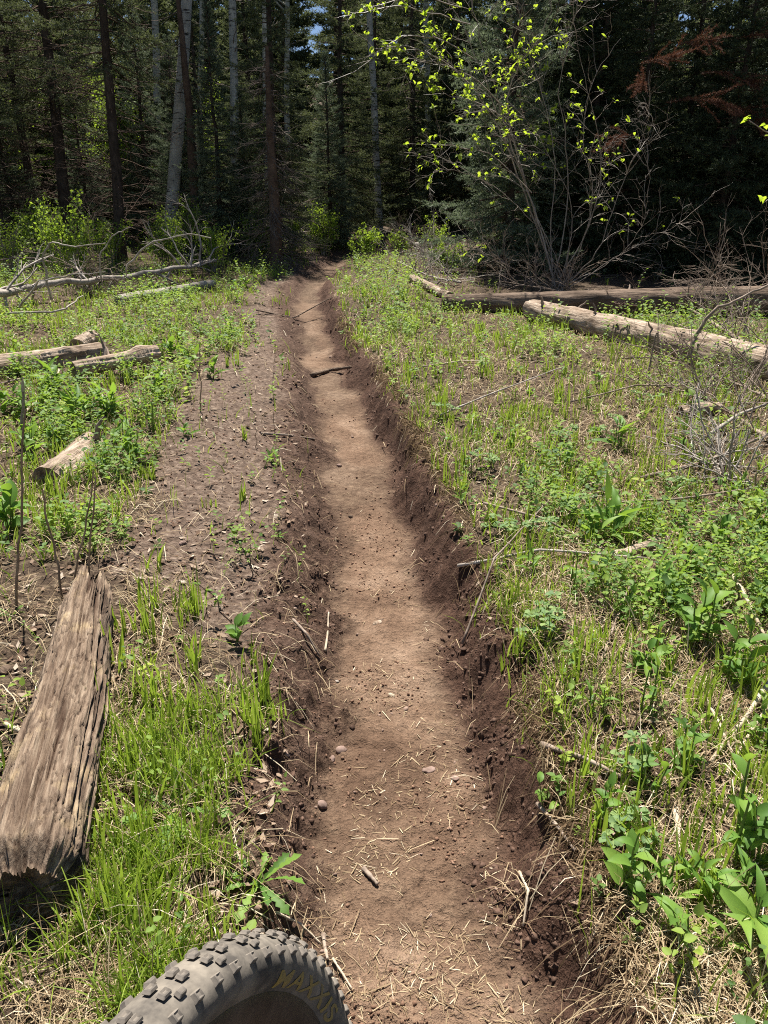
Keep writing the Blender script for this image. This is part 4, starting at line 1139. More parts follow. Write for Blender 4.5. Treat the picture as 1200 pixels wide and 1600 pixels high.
# ------------------------------------------------------------------ herbs
def herb(px, py, h, kind, n, label, seed, spread=.5, leafL=None, name='broadleaf_herb', cat='plant', mat=MAT_STEM, nst=3):
    r_ = np.random.default_rng(2000 + seed)
    b = at(px, py); b.z = zg(b.x, b.y) - .005
    t = thing(name, b, label, cat, None, r_.uniform(0, 6.28))
    lines = []
    leafL = leafL or h * .5
    if kind in ('ovate', 'lance'):
        for k in range(nst):
            az = r_.uniform(0, 6.28); sp = r_.uniform(.05, spread)
            d = np.array([math.cos(az) * sp, math.sin(az) * sp, 1])
            hh = h * r_.uniform(.65, 1.05)
            P = wander((math.cos(az) * .02, math.sin(az) * .02, 0), d * hh * .8, 7, .02 * h, r_)
            lines.append((P, np.linspace(.004, .002, 7) * (h / .25)))
            m = max(n // nst, 3)
            for q in range(m):
                s = (q + .5) / m * .95 + .05; i = min(int(s * 6), 5)
                p = P[i] + (P[i + 1] - P[i]) * (s * 6 - i)
                a2 = q * 2.4 + r_.normal() * .3
                el = r_.uniform(.25, .9) + .4 * (s > .85)
                dd = (math.cos(a2) * math.cos(el), math.sin(a2) * math.cos(el), math.sin(el))
                obj('leaf', LEAF[kind][r_.integers(3)], t, orient(Vector(p), dd, r_.normal() * .3, leafL * r_.uniform(.65, 1.1) * (1 - .3 * s)))
    elif kind == 'basal':
        for q in range(n):
            az = q * 2.4 + r_.normal() * .2; el = r_.uniform(.5, 1.25)
            dd = (math.cos(az) * math.cos(el), math.sin(az) * math.cos(el), math.sin(el))
            obj('leaf', LEAF['ovate'][r_.integers(3)] if r_.random() < .5 else LEAF['lance'][r_.integers(3)], t, orient(Vector((math.cos(az) * .01, math.sin(az) * .01, 0)), dd, r_.normal() * .3, h * r_.uniform(.7, 1.25)))
        lines.append((np.array([(0, 0, -.01), (0, 0, h * .3)]), [.004, .002]))
    elif kind == 'blue':
        for q in range(n):
            az = q * 2.4; sp = r_.uniform(.2, 1.1) * spread * 1.6
            d = np.array([math.cos(az) * sp, math.sin(az) * sp, 1]); hh = h * r_.uniform(.55, 1.05)
            P = wander((0, 0, 0), unit(d) * hh, 5, .02 * h, r_)
            lines.append((P, np.linspace(.0016, .001, 5)))
            for j in range(3):
                a2 = az + (j - 1) * 1.5
                p2 = P[-1] + np.array([math.cos(a2) * .3, math.sin(a2) * .3, .1]) * leafL * 1.2
                lines.append((np.array([P[-1], (P[-1] + p2) / 2 + [0, 0, .002], p2]), [.001, .001, .0008]))
                for e in range(3):
                    a3 = a2 + (e - 1) * .95
                    obj('leaflet', LEAF['blue'][r_.integers(2)], t, orient(Vector(p2), (math.cos(a3), math.sin(a3), r_.normal() * .2), r_.normal() * .3, leafL * r_.uniform(.7, 1.1)))
    elif kind == 'lobed':
        for q in range(n):
            az = q * 2.4 + r_.normal() * .2; el = r_.uniform(.05, .6)
            dd = (math.cos(az) * math.cos(el), math.sin(az) * math.cos(el), math.sin(el))
            obj('leaf', LEAF['lobed'][r_.integers(2)], t, orient(Vector((0, 0, .005)), dd, r_.normal() * .3, h * r_.uniform(.7, 1.25)))
        lines.append((np.array([(0, 0, -.01), (0, 0, .03)]), [.005, .003]))
    elif kind == 'sapling':
        e = np.array(leafL)  # tip offset
        P = wander((0, 0, 0), e, 9, .02, r_)
        lines.append((P, np.linspace(.003, .0012, 9)))
        t.rotation_euler.z = 0
        for q in range(n):
            i = r_.integers(3, 9)
            dd = unit(r_.normal(size=3) * .7 + np.array([0, 0, .5]))
            obj('leaf', LEAF['ovate'][r_.integers(3)], t, orient(Vector(P[i]), dd, 0, r_.uniform(.018, .035)))
    obj('stem', tube_mesh('herb_stem', lines, mat, 5), t)
    return t
H_ = [
    # right foreground and middle
    (1090, 1015, .24, 'ovate', 18, 'lush broad-leaved herb at the centre of the right foreground clump', .35, .085),
    (1030, 950, .20, 'lance', 15, 'long-leaved herb leaning left at the edge of the lush right clump', .6, .11),
    (1140, 1075, .22, 'ovate', 15, 'broad-leaved herb low in the lush clump near the slanting pale stick', .4, .08),
    (1195, 960, .22, 'ovate', 15, 'broad-leaved herb at the right edge above the pale sticks', .4, .085),
    (1075, 905, .17, 'ovate', 12, 'upper broad-leaved herb behind the lush right clump', .4, .075),
    (1150, 1335, .24, 'ovate', 18, 'tall leafy herb with pointed leaves at the right foreground edge', .3, .075),
    (1195, 1365, .22, 'ovate', 12, 'leafy herb cut by the right edge in the foreground', .3, .07),
    (905, 1430, .0, None, 0, '', 0, 0),
    (1045, 1385, .17, 'ovate', 15, 'soft-leaved herb in front of the pale flattened stem', .5, .05),
    (1010, 1240, .16, 'ovate', 12, 'slender grey-green herb near the bank stick end', .4, .05),
    (862, 1262, .10, 'ovate', 9, 'small seedling clump rooted in the right bank of the rut', .7, .045),
    (950, 845, .20, 'lance', 15, 'upright broad-bladed clump in the middle of the right meadow', .3, .13),
    (925, 855, .15, 'lance', 12, 'smaller upright clump left of the broad-bladed one', .4, .10),
    (1150, 500, .0, None, 0, '', 0, 0),
    (1125, 860, .16, 'ovate', 12, 'leafy herb by the brown stick at the right', .5, .07),
    (1185, 830, .18, 'ovate', 12, 'leafy herb at the right edge above the meadow stick', .5, .07),
    (1180, 1500, .16, 'lance', 14, 'grassy broad-bladed tuft in the bottom right corner', .3, .15),
    (1090, 1500, .13, 'lance', 9, 'flat grey-green leaf tuft low in the bottom right', .7, .11),
    (1080, 650, .16, 'ovate', 10, 'leafy herb below the twig litter at the right', .5, .08),
    (1070, 700, .16, 'lance', 12, 'leafy herb in the upper right meadow beside the twig heap', .5, .10),
    (960, 705, .18, 'lance', 10, 'tall-bladed herb in the middle of the upper right meadow', .3, .13),
    # left
    (130, 655, .20, 'lance', 18, 'lush large-leaved herb before the short broken log', .8, .17),
    (165, 648, .18, 'lance', 15, 'lush herb right of the large-leaved one before the broken log', .7, .15),
    (85, 615, .20, 'lance', 15, 'dense herb left of the short broken log', .5, .15),
    (40, 650, .22, 'ovate', 15, 'leafy herb behind the broken-topped stalk', .4, .09),
    (210, 722, .15, 'ovate', 14, 'rounded bright herb right of the rotting log piece', .6, .085),
    (14, 830, .22, 'ovate', 16, 'large dark-shaded leafy herb at the left edge', .6, .11),
    (290, 682, .07, 'lance', 12, 'low rosette at the edge of the bare left shoulder', 1.2, .075),
    (428, 722, .09, 'lance', 7, 'lone small seedling at the left edge of the rut', .5, .07),
    (435, 838, .05, 'lobed', 10, 'flat feathery weed on the left rut edge', 1.2, .06),
    (185, 690, .14, 'ovate', 10, 'leafy herb left of the rounded bright herb', .6, .07),
    (365, 1003, .10, 'ovate', 9, 'bright broad-leaved herb at the top of the left grass strip', .7, .055),
    (470, 1245, .0, None, 0, '', 0, 0),
    (270, 1270, .15, 'lobed', 8, 'pale flat-leaved dandelion in the left grass beside the rotten log', 1.2, .1),
    (405, 1385, .11, 'lobed', 12, 'jagged-leaved dandelion on the left rut edge above the tyre', 1.2, .1),
    (18, 965, .06, 'lobed', 8, 'small yellowish weed at the left edge', 1.2, .05),
    (330, 590, .16, 'lance', 12, 'tall bright-bladed herb at the left vegetation edge', .4, .12),
    (245, 610, .18, 'lance', 12, 'leafy herb under the end of the short broken log', .5, .12),
    (270, 560, .18, 'ovate', 12, 'dark leafy herb right of the short broken log', .5, .1),
    (390, 455, .2, 'ovate', 10, 'bright herb at the left trail edge in the distance', .5, .1),
]
for k, (px, py, h, kind, n, lb, sp, ll) in enumerate(H_):
    if kind: herb(px, py, h * (1.25 if kind != 'lobed' else 1), kind, n, lb, k, sp, ll * (1.5 if py < 1100 else 1.15))
r_h = np.random.default_rng(77)
for k in range(16):
    px, py = [(1010, 1130), (1060, 1200), (930, 1120), (1180, 1180), (1100, 1430), (960, 1400), (1170, 1420), (1010, 1060), (890, 930), (1110, 960), (1190, 1050), (980, 980), (830, 900), (1150, 780), (1060, 840), (940, 1290)][k]
    o = herb(px, py, r_h.uniform(.14, .24), ['lance', 'ovate'][k % 2], 12, 'upright leafy stem standing in the right foreground vegetation', 500 + k, .3, r_h.uniform(.06, .10), nst=2)
    o['group'] = 'upright leafy stems in the right foreground'
cnt_ = 0
while cnt_ < 34:
    px, py = r_h.uniform(0, 370), r_h.uniform(450, 740)
    p = at(px, py); t_ = p.x - float(XC(p.y))
    if veg(np.array([p.x]), np.array([p.y]))[0][0] < .6: continue
    o = herb(px, py, r_h.uniform(.14, .26), ['lance', 'ovate', 'ovate'][cnt_ % 3], 12, 'leafy green herb among the logs left of the bare shoulder', 300 + cnt_, .6, r_h.uniform(.07, .14))
    o['group'] = 'herbs among the left logs'; cnt_ += 1
cnt_ = 0
while cnt_ < 44:
    px, py = r_h.uniform(560, 1200), r_h.uniform(430, 800)
    p = at(px, py)
    if veg(np.array([p.x]), np.array([p.y]))[0][0] < .6: continue
    o = herb(px, py, r_h.uniform(.10, .20), ['lance', 'ovate'][cnt_ % 2], 9, 'small leafy herb in the sunny meadow right of the trail', 400 + cnt_, .5, r_h.uniform(.05, .09))
    o['group'] = 'small herbs in the right meadow'; cnt_ += 1
BLUE = [(860, 990, .14, 5, 'fine-leaved columbine at the bank edge'), (835, 1010, .10, 4, 'low columbine spilling over the right bank'), (960, 690, .15, 5, 'grey-green plant in the upper middle of the meadow'),
        (900, 815, .13, 6, 'grey-green columbine left of the upright broad-bladed clump'), (840, 850, .12, 6, 'grey-green columbine near the meeting of the two thin sticks'), (780, 845, .12, 5, 'grey-green columbine at the rut edge above the level stick'),
        (1010, 640, .16, 6, 'grey-green plant in front of the twig litter'), (1100, 590, .14, 4, 'grey-green plant growing beside the pale log'), (760, 735, .13, 5, 'grey-green plant at the meadow edge halfway up the trail'),
        (990, 1215, .10, 4, 'columbine seedling beside the bank stick'), (700, 655, .13, 4, 'grey-green plant near the trail at the long straight stick'), (880, 700, .14, 5, 'grey-green plant in the sunny centre of the meadow'),
        (1060, 775, .13, 5, 'grey-green plant near the level brown stick'), (985, 1330, .09, 4, 'fine-leaved plant left of the soft-leaved herb')]
for k, (px, py, h, n, lb) in enumerate(BLUE):
    herb(px, py, h, 'blue', n + 2, lb, 100 + k, .6, .024, 'columbine')
herb(375, 990, .2, 'sapling', 12, 'leaning leafy sprig growing from the left rut edge', 150, leafL=(-.20, .10, .19), name='sprig', mat=MAT_BROWNTWIG)
herb(395, 905, .2, 'sapling', 8, 'thin upright sprig on the left rut edge', 151, leafL=(-.05, .02, .16), name='sprig', mat=MAT_BROWNTWIG)
herb(405, 900, .2, 'sapling', 6, 'second thin sprig beside the flat feathery weed', 152, leafL=(-.03, .02, .14), name='sprig', mat=MAT_BROWNTWIG)

# ------------------------------------------------------------------ uncountable cover: grass, straw, small herbs, crumbs
def sample(n, y0, y1, r_, half=.62, pad=.5, power=1.0):
    u = r_.random(n)
    y = y0 * (y1 / y0) ** u if power == 1.0 else (y0 ** (1 - power) + u * (y1 ** (1 - power) - y0 ** (1 - power))) ** (1 / (1 - power))
    x = r_.uniform(-1, 1, n) * (half * y + pad)
    # thinner continuation to both sides and back past the camera
    m = int(n * .26)
    ya = np.expm1(r_.random(m) * math.log(min(y1, 13) + 2.2)) - 1.2
    sg = np.where(r_.random(m) < .5, -1, 1)
    xa = sg * (half * np.maximum(ya, 0) + pad + r_.random(m) ** 1.3 * (3.0 + .35 * np.maximum(ya, 0)))
    near = (ya < y0) & (r_.random(m) < .45)
    xa = np.where(near, r_.uniform(-1.2, 1.2, m), xa)
    return np.concatenate([x, xa]), np.concatenate([y, ya])

def blades(x, y, h, wd, r_, lean=.5, seg=3, flop=None, z_off=0.0):
    n = len(x)
    z = terrain(x, y)[0] + z_off
    az = r_.uniform(0, 2 * np.pi, n); d = np.stack([np.cos(az), np.sin(az), np.zeros(n)], 1)
    fa = r_.uniform(0, 2 * np.pi, n); sd = np.stack([np.cos(fa), np.sin(fa), np.zeros(n)], 1)
    ln = np.abs(r_.normal(0, lean, n)) if flop is None else flop
    B = np.stack([x, y, z - .006], 1)
    Vs = []
    for k in range(seg + 1):
        s = k / seg
        c = B + d * (ln * s ** 1.7 * h)[:, None] + np.array([0, 0, 1.]) * (h * s * np.clip(1 - .42 * np.minimum(ln, 2.0) * s, .02, 1))[:, None]
        if k < seg:
            wk = wd * (1 - .25 * s - .35 * s * s)
            Vs += [c - sd * wk[:, None] * .5, c + sd * wk[:, None] * .5]
        else:
            Vs.append(c)
    V = np.stack(Vs, 1); m = V.shape[1]
    o = (np.arange(n) * m)[:, None]
    Q = np.concatenate([o + np.array([[2 * k, 2 * k + 1, 2 * k + 3, 2 * k + 2]]) for k in range(seg - 1)])
    T = o + np.array([[2 * seg - 2, 2 * seg - 1, 2 * seg]])
    return V.reshape(-1, 3), Q, T, m

def build_grass():
    r_ = np.random.default_rng(501)
    x, y = sample(195000, .75, 19, r_)
    g, t, sh = veg(x, y)
    clump = fbm(x * 3.3, y * 3.3, 81, 3); patch = fbm(x * .9, y * .9, 85, 2)
    strip = (y < 2.7) & (t < 0) & (t > -.95)
    dens = g * np.where(strip, sstep(.44, .58, clump) * sstep(.36, .54, fbm(x * 7, y * 7, 83, 2)) * .95, sstep(.48, .62, clump) * sstep(.34, .6, patch) * .6 + .06)
    dens = np.where((y > 9) & (np.abs(t) < 4), np.maximum(dens, g * .25), dens)
    keep = r_.random(len(x)) < dens
    x, y, strip, t = x[keep], y[keep], strip[keep], t[keep]
    n = len(x)
    h = r_.uniform(.05, .16, n) * np.where(strip, 1.15, 1.0) * np.where(r_.random(n) < .12, 1.5, 1.0) * np.clip(.85 + y * .02, .85, 1.2)
    wd = r_.uniform(.0022, .0050, n) * np.clip(.85 + y * .22, 1, 3.2)
    V, Q, T, m = blades(x, y, h, wd, r_, .55)
    rn = np.clip(r_.normal(.45, .2, n) + .25 * (fbm(x * 1.5, y * 1.5, 91, 2) - .5), 0, 1)
    o = obj('grass', mesh('grass', V, [Q, T], MAT_GRASS, {'rnd': np.repeat(rn, m)}))
    tag(o, 'fresh green grass along both sides of the trail', 'grass', kind='stuff')
    print('grass', n)
    # broad upright blades in small tufts in the right meadow
    x0, y0 = sample(2300, 1.1, 11, r_)
    g, t, sh = veg(x0, y0)
    k = r_.random(len(x0)) < g * .6
    x0, y0 = x0[k], y0[k]
    c = 9
    x = np.repeat(x0, c) + r_.normal(size=len(x0) * c) * .022; y = np.repeat(y0, c) + r_.normal(size=len(x0) * c) * .022
    n = len(x)
    h = np.repeat(r_.uniform(.07, .19, len(x0)), c) * r_.uniform(.6, 1.1, n)
    V, Q, T, m = blades(x, y, h, r_.uniform(.006, .011, n) * np.clip(.9 + y * .06, 1, 1.5), r_, .22, 4)
    o = obj('broad_grass', mesh('broad_grass', V, [Q, T], MAT_GRASS, {'rnd': np.repeat(np.clip(r_.normal(.62, .13, n), 0, .9), m)}))
    tag(o, 'upright broad-bladed green shoots in tufts across the meadow', 'grass', kind='stuff')
build_grass()

def build_straw():
    r_ = np.random.default_rng(601)
    parts = []
    # matted dead grass under the green
    x, y = sample(150000, .75, 15, r_)
    g, t, sh = veg(x, y)
    nearleft = (y < 2.8) & (x < -.75)
    dn = np.clip(g * (.35 + .75 * sstep(.4, .6, fbm(x * 2.2, y * 2.2, 95, 3))) * np.where(t > 0, 1, .6), 0, 1)
    dn = np.maximum(dn, nearleft * .35 * sstep(.45, .6, fbm(x * 3, y * 3, 96, 2)))
    dn = np.maximum(dn, .07 * sh)
    # straw strewn on the near trail floor
    floor_ = np.abs(t) < WF(y) + .05
    dn = np.maximum(dn, floor_ * np.interp(y, [.8, 1.3, 1.9, 3.5, 7], [.30, .22, .10, .05, .02]) * sstep(.38, .62, fbm(x * 6, y * 6, 97, 3)) * 1.4)
    k = r_.random(len(x)) < dn
    x, y, t = x[k], y[k], t[k]; n = len(x)
    floor_ = np.abs(t) < WF(y) + .02
    ln = r_.uniform(.03, .13, n) * np.where(floor_, np.where(r_.random(n) < .12, .6, .25), 1.0)
    az = r_.uniform(0, 2 * np.pi, n)
    el = np.where(floor_, np.abs(r_.normal(0, .05, n)), np.abs(r_.normal(.05, .22, n)))
    d = np.stack([np.cos(az) * np.cos(el), np.sin(az) * np.cos(el), np.sin(el)], 1)
    zc = terrain(x, y)[0]; 
    x2, y2 = x + d[:, 0] * ln, y + d[:, 1] * ln
    z2 = terrain(x2, y2)[0]
    xm, ym = (x + x2) / 2, (y + y2) / 2; zm = terrain(xm, ym)[0]
    lift = .0015 + np.where(floor_, r_.uniform(0, .0025, n), r_.uniform(0, .03, n))
    A = np.stack([x, y, zc + lift * .6], 1); C = np.stack([x2, y2, z2 + lift + ln * np.sin(el) * .8], 1)
    Bm = np.stack([xm, ym, np.maximum(zm + .001, (A[:, 2] + C[:, 2]) / 2) + np.where(floor_, 0, lift * .8)], 1)
    sd = np.stack([-np.sin(az), np.cos(az), r_.normal(0, .25, n)], 1) * (r_.uniform(.0004, .0011, n) * np.clip(.8 + y * .25, 1, 3))[:, None]
    V = np.stack([A - sd, A + sd, Bm - sd, Bm + sd, C - sd * .5, C + sd * .5], 1).reshape(-1, 3)
    o6 = (np.arange(n) * 6)[:, None]
    Q = np.concatenate([o6 + np.array([[0, 1, 3, 2]]), o6 + np.array([[2, 3, 5, 4]])])
    o = obj('straw', mesh('straw', V, Q, MAT_STRAW, {'rnd': np.repeat(np.clip(r_.normal(.5, .25, n), 0, 1), 6)}))
    tag(o, 'dead grass and straw strewn over meadow and trail', 'straw', kind='stuff')
    print('straw', n)
    # upright dry stalks
    x, y = sample(16000, .9, 14, r_)
    g, t, sh = veg(x, y)
    k = r_.random(len(x)) < g * .5 * sstep(.4, .6, fbm(x * 1.3, y * 1.3, 99, 2))
    x, y = x[k], y[k]; n = len(x)
    V, Q, T, m = blades(x, y, r_.uniform(.06, .24, n), r_.uniform(.0016, .003, n) * np.clip(.8 + y * .2, 1, 3), r_, .7)
    o = obj('dry_stalks', mesh('dry_stalks', V, [Q, T], MAT_STRAW, {'rnd': np.repeat(np.clip(r_.normal(.5, .25, n), 0, 1), m)}))
    tag(o, 'thin dry grass stalks standing among the green herbs', 'dry grass', kind='stuff')
    # fringe of dead grass and fine roots hanging over the right bank
    y = .8 * (9 / .8) ** r_.random(9000)
    clus = fbm(y * 0 + 2, y * 2.2, 98, 2)
    t = WF(y) + .23 + r_.normal(0, .035, len(y))
    x = XC(y) + t
    k = r_.random(len(y)) < sstep(.30, .62, clus) * .9 + .08
    x, y = x[k], y[k]; n = len(x)
    L = r_.uniform(.04, .14, n)
    z = terrain(x, y)[0] + .01
    out = np.stack([-np.abs(r_.normal(.6, .3, n)), r_.normal(0, .45, n), r_.normal(.15, .25, n)], 1)
    A = np.stack([x, y, z], 1); Bm = A + out * (L * .5)[:, None]
    C = Bm + np.stack([out[:, 0] * .4, out[:, 1] * .6, -np.abs(r_.normal(.9, .3, n))], 1) * (L * .6)[:, None]
    gz = terrain(C[:, 0], C[:, 1])[0]; C[:, 2] = np.maximum(C[:, 2], gz + .004)
    gz = terrain(Bm[:, 0], Bm[:, 1])[0]; Bm[:, 2] = np.maximum(Bm[:, 2], gz + .008)
    sd = unit(r_.normal(size=(n, 3))) * (r_.uniform(.0007, .0016, n) * np.clip(.8 + y * .25, 1, 3))[:, None]
    V = np.stack([A - sd, A + sd, Bm - sd, Bm + sd, C - sd * .4, C + sd * .4], 1).reshape(-1, 3)
    o6 = (np.arange(n) * 6)[:, None]
    Q = np.concatenate([o6 + np.array([[0, 1, 3, 2]]), o6 + np.array([[2, 3, 5, 4]])])
    o = obj('root_fringe', mesh('root_fringe', V, Q, MAT_STRAW, {'rnd': np.repeat(np.clip(r_.normal(.13, .2, n), 0, 1), 6)}))
    tag(o, 'fine roots and dead grass hanging over the right bank', 'roots', kind='stuff')
build_straw()

def build_cover():
    """small leafy herbs: stalk with a few leaflets"""
    r_ = np.random.default_rng(701)
    x, y = sample(42000, .9, 20, r_)
    g, t, sh = veg(x, y)
    c = fbm(x * 2.1, y * 2.1, 105, 3); p = fbm(x * .7, y * .7, 107, 2)
    strip = (y < 2.7) & (t < 0)
    dn = g * (sstep(.46, .60, c) * sstep(.34, .6, p) * 1.25 + .07) * np.where(strip, .12, 1.0)
    dn = np.where((y > 6) & (t < 0), np.minimum(dn * 1.7 + g * .08, 1), dn)
    dn = np.where((y > 5.5) & (t > 0) & (t < 2.2), np.minimum(dn * 1.5 + g * .08, 1), dn)
    dn = dn * np.where((t > 0) & (y < 6.5), .46, 1.0)
    dn = np.maximum(dn, .006 * sh)
    k = r_.random(len(x)) < dn
    x, y, c = x[k], y[k], c[k]; n = len(x); K = 7
    h = r_.uniform(.03, .13, n) * np.interp(c, [.4, .55, .7], [.55, 1.1, 2.0]) * np.clip(.75 + y * .10, .9, 1.7)
    z = terrain(x, y)[0]
    base = np.stack([x, y, z], 1)
    tilt = np.stack([r_.normal(0, .3, n), r_.normal(0, .3, n), np.ones(n)], 1)
    top = base + tilt * h[:, None]
    f = np.linspace(.35, 1, K)[None, :, None]
    P = base[:, None] + (top - base)[:, None] * f
    az = r_.uniform(0, 6.28, (n, 1)) + np.arange(K) * 2.4 + r_.normal(0, .3, (n, K))
    el = r_.normal(.25, .35, (n, K))
    d = np.stack([np.cos(az) * np.cos(el), np.sin(az) * np.cos(el), np.sin(el)], -1)
    sd = np.stack([-np.sin(az), np.cos(az), r_.normal(0, .25, (n, K))], -1)
    up_ = np.cross(d, sd)
    L = (r_.uniform(.012, .032, (n, 1)) * np.clip(.8 + y * .08, .9, 1.8)[:, None] * r_.uniform(.7, 1.2, (n, K)))[..., None]
    wr = r_.uniform(.22, .45, (n, 1, 1))
    a = P + d * L * .12; c2 = P + d * L * 1.15 - up_ * L * .14
    b1 = P + d * L * .40 + sd * L * wr + up_ * L * .08; b2 = P + d * L * .78 + sd * L * wr * .8 + up_ * L * .04
    e1 = P + d * L * .40 - sd * L * wr + up_ * L * .08; e2 = P + d * L * .78 - sd * L * wr * .8 + up_ * L * .04
    V = np.stack([a, b1, b2, c2, e2, e1], 2).reshape(-1, 3)
    o5 = (np.arange(n * K) * 6)[:, None]
    T = np.concatenate([o5 + np.array([[0, 1, 2, 3]]), o5 + np.array([[0, 3, 4, 5]])])
    # stalks
    sw = .0012
    V2 = np.stack([base + [sw, 0, -.01], base - [sw, 0, .01], top], 1).reshape(-1, 3)
    T2 = np.arange(n * 3).reshape(-1, 3) + len(V)
    rn = np.repeat(np.clip(r_.normal(.45, .22, n) + .5 * (fbm(x * .8, y * .8, 109, 2) - .5), 0, 1), K * 6)
    o = obj('low_herbs', mesh('low_herbs', np.concatenate([V, V2]), [T, T2], MAT_COVER, {'rnd': np.concatenate([rn, np.full(n * 3, .5)])}))
    tag(o, 'low leafy green herbs covering the clearing', 'ground cover', kind='stuff')
    print('cover', n)
build_cover()

def scatter(tmpl, P, S, r_):
    """copies of small lumps joined in one mesh"""
    V0, F0 = tmpl; n = len(P); m = len(V0)
    q = r_.normal(size=(n, 4)); q /= np.linalg.norm(q, axis=1)[:, None]
    w_, a, b, c = q.T
    Rm = np.stack([1 - 2 * (b * b + c * c), 2 * (a * b - c * w_), 2 * (a * c + b * w_), 2 * (a * b + c * w_), 1 - 2 * (a * a + c * c), 2 * (b * c - a * w_), 2 * (a * c - b * w_), 2 * (b * c + a * w_), 1 - 2 * (a * a + b * b)], 1).reshape(n, 3, 3)
    V = np.einsum('nij,mj->nmi', Rm, V0) * S[:, None, None] + P[:, None]
    F = (np.arange(n) * m)[:, None, None] + F0[None]
    return V.reshape(-1, 3), F.reshape(-1, F0.shape[1])

def lump(seed, sub=1):
    import bmesh
    r_ = np.random.default_rng(seed)
    bm = bmesh.new(); bmesh.ops.create_icosphere(bm, subdivisions=sub, radius=1)
    sc = r_.uniform(.45, 1.3, 3)
    V = np.array([np.array(v.co) for v in bm.verts]) * sc * (1 + r_.normal(size=(len(bm.verts), 1)) * .18) + r_.normal(size=(len(bm.verts), 3)) * .22
    F = np.array([[v.index for v in f.verts] for f in bm.faces]); bm.free()
    return V, F

def build_crumbs():
    r_ = np.random.default_rng(801)
    def one(name, label, n, dens, size, mat, sd, cat, sub=1, y1=10, sink=.2):
        x, y = sample(n, .8, y1, r_, .35, .35)
        z, tread, bank, sh = terrain(x, y)
        t = x - XC(y)
        k = r_.random(len(x)) < dens(x, y, t, tread, bank, sh)
        x, y, z = x[k], y[k], z[k]
        S = size * np.clip(np.exp(r_.normal(-.1, .75, len(x))), .25, 2.8) * np.clip(.8 + .12 * y, 1, 2)
        Vs, Fs, o_ = [], [], 0
        sel = r_.integers(6, size=len(x))
        for q in range(6):
            i = sel == q
            V, F = scatter(lump(sd + q, sub), np.stack([x, y, z + S * sink], 1)[i], S[i], r_)
            Vs.append(V); Fs.append(F + o_); o_ += len(V)
        o = obj(name, mesh(name, np.concatenate(Vs), np.concatenate(Fs), mat, None, False))
        tag(o, label, cat, kind='stuff')
        print(name, len(x))
    MAT_CLOD = mat_bark('clod_earth', [(.3, (.06, .035, .025)), (.55, (.12, .073, .052)), (.75, (.21, .14, .105))], (1, 1, 1), 40, .6, .006)
    MAT_CRUMB = mat_bark('crumb_earth', [(.3, (.15, .085, .055)), (.55, (.25, .15, .10)), (.75, (.36, .24, .17))], (1, 1, 1), 40, .5, .004)
    MAT_PEBBLE = mat_bark('pebble', [(.25, (.20, .135, .10)), (.55, (.30, .21, .165)), (.8, (.42, .33, .28))], (1, 1, 1), 30, .5, .004)
    one('soil_clods', 'dark crumbly clods of earth along the rut walls', 120000, lambda x, y, t, tr, b, s: np.clip(b * (1 - tr), 0, 1) * .5 * sstep(.35, .6, fbm(x * 5, y * 5, 121, 3)) + .06 * s * sstep(.45, .65, fbm(x * 4, y * 4, 125, 2)), .0036, MAT_CLOD, 811, 'earth', 1, 10, -.3)
    one('trail_crumbs', 'loose crumbs of earth and grit on the trail and shoulder', 95000, lambda x, y, t, tr, b, s: .55 * tr * sstep(.38, .62, fbm(x * 4, y * 4, 123, 3)) + .25 * s, .0020, MAT_CRUMB, 821, 'grit', 1, 6)
    one('pebbles', 'small pebbles scattered over the dirt', 6000, lambda x, y, t, tr, b, s: .10 * tr + .10 * s + .05 * b, .0040, MAT_PEBBLE, 831, 'gravel', 1, 9, -.1)
build_crumbs()

def build_litter():
    """flat dead leaf and bark flakes on the bare earth"""
    r_ = np.random.default_rng(901)
    x, y = sample(60000, .8, 12, r_)
    g, t, sh = veg(x, y)
    nearleft = (y < 2.8) & (x < -.75)
    k = r_.random(len(x)) < np.maximum(sh * (np.abs(t) > WF(y) + .12) * .28 * sstep(.4, .6, fbm(x * 3, y * 3, 131, 2)), np.maximum(.15 * g, nearleft * .22))
    x, y = x[k], y[k]; n = len(x)
    z = terrain(x, y)[0] + .003
    az = r_.uniform(0, 6.28, n); L = r_.uniform(.006, .020, n) * np.clip(.9 + .08 * y, 1, 1.7); W = L * r_.uniform(.25, .6, n)
    d = np.stack([np.cos(az), np.sin(az), r_.normal(0, .25, n)], 1) * L[:, None]; s = np.stack([-np.sin(az), np.cos(az), r_.normal(0, .3, n)], 1) * W[:, None]
    P = np.stack([x, y, z + .004], 1); up_ = np.array([0, 0, 1.]) * (L * .2)[:, None]
    V = np.stack([P - d + up_, P + s, P + d + up_ * .5, P - s, P], 1).reshape(-1, 3)
    o5 = (np.arange(n) * 5)[:, None]
    T = np.concatenate([o5 + np.array(q) for q in ([[0, 3, 4]], [[3, 2, 4]], [[2, 1, 4]], [[1, 0, 4]])])
    o = obj('leaf_litter', mesh('leaf_litter', V, T, MAT_LITTER, {'rnd': np.repeat(r_.random(n), 5)}))
    tag(o, 'dead leaf flakes and bark crumbs on the bare earth', 'leaf litter', kind='stuff')
MAT_LITTER = mat_leaf('dead_leaf', [(0, (.09, .055, .038)), (.5, (.22, .15, .105)), (.85, (.36, .28, .21)), (1, (.48, .40, .32))], (.3, .2, .1), .1, .8, spec=.15)
build_litter()

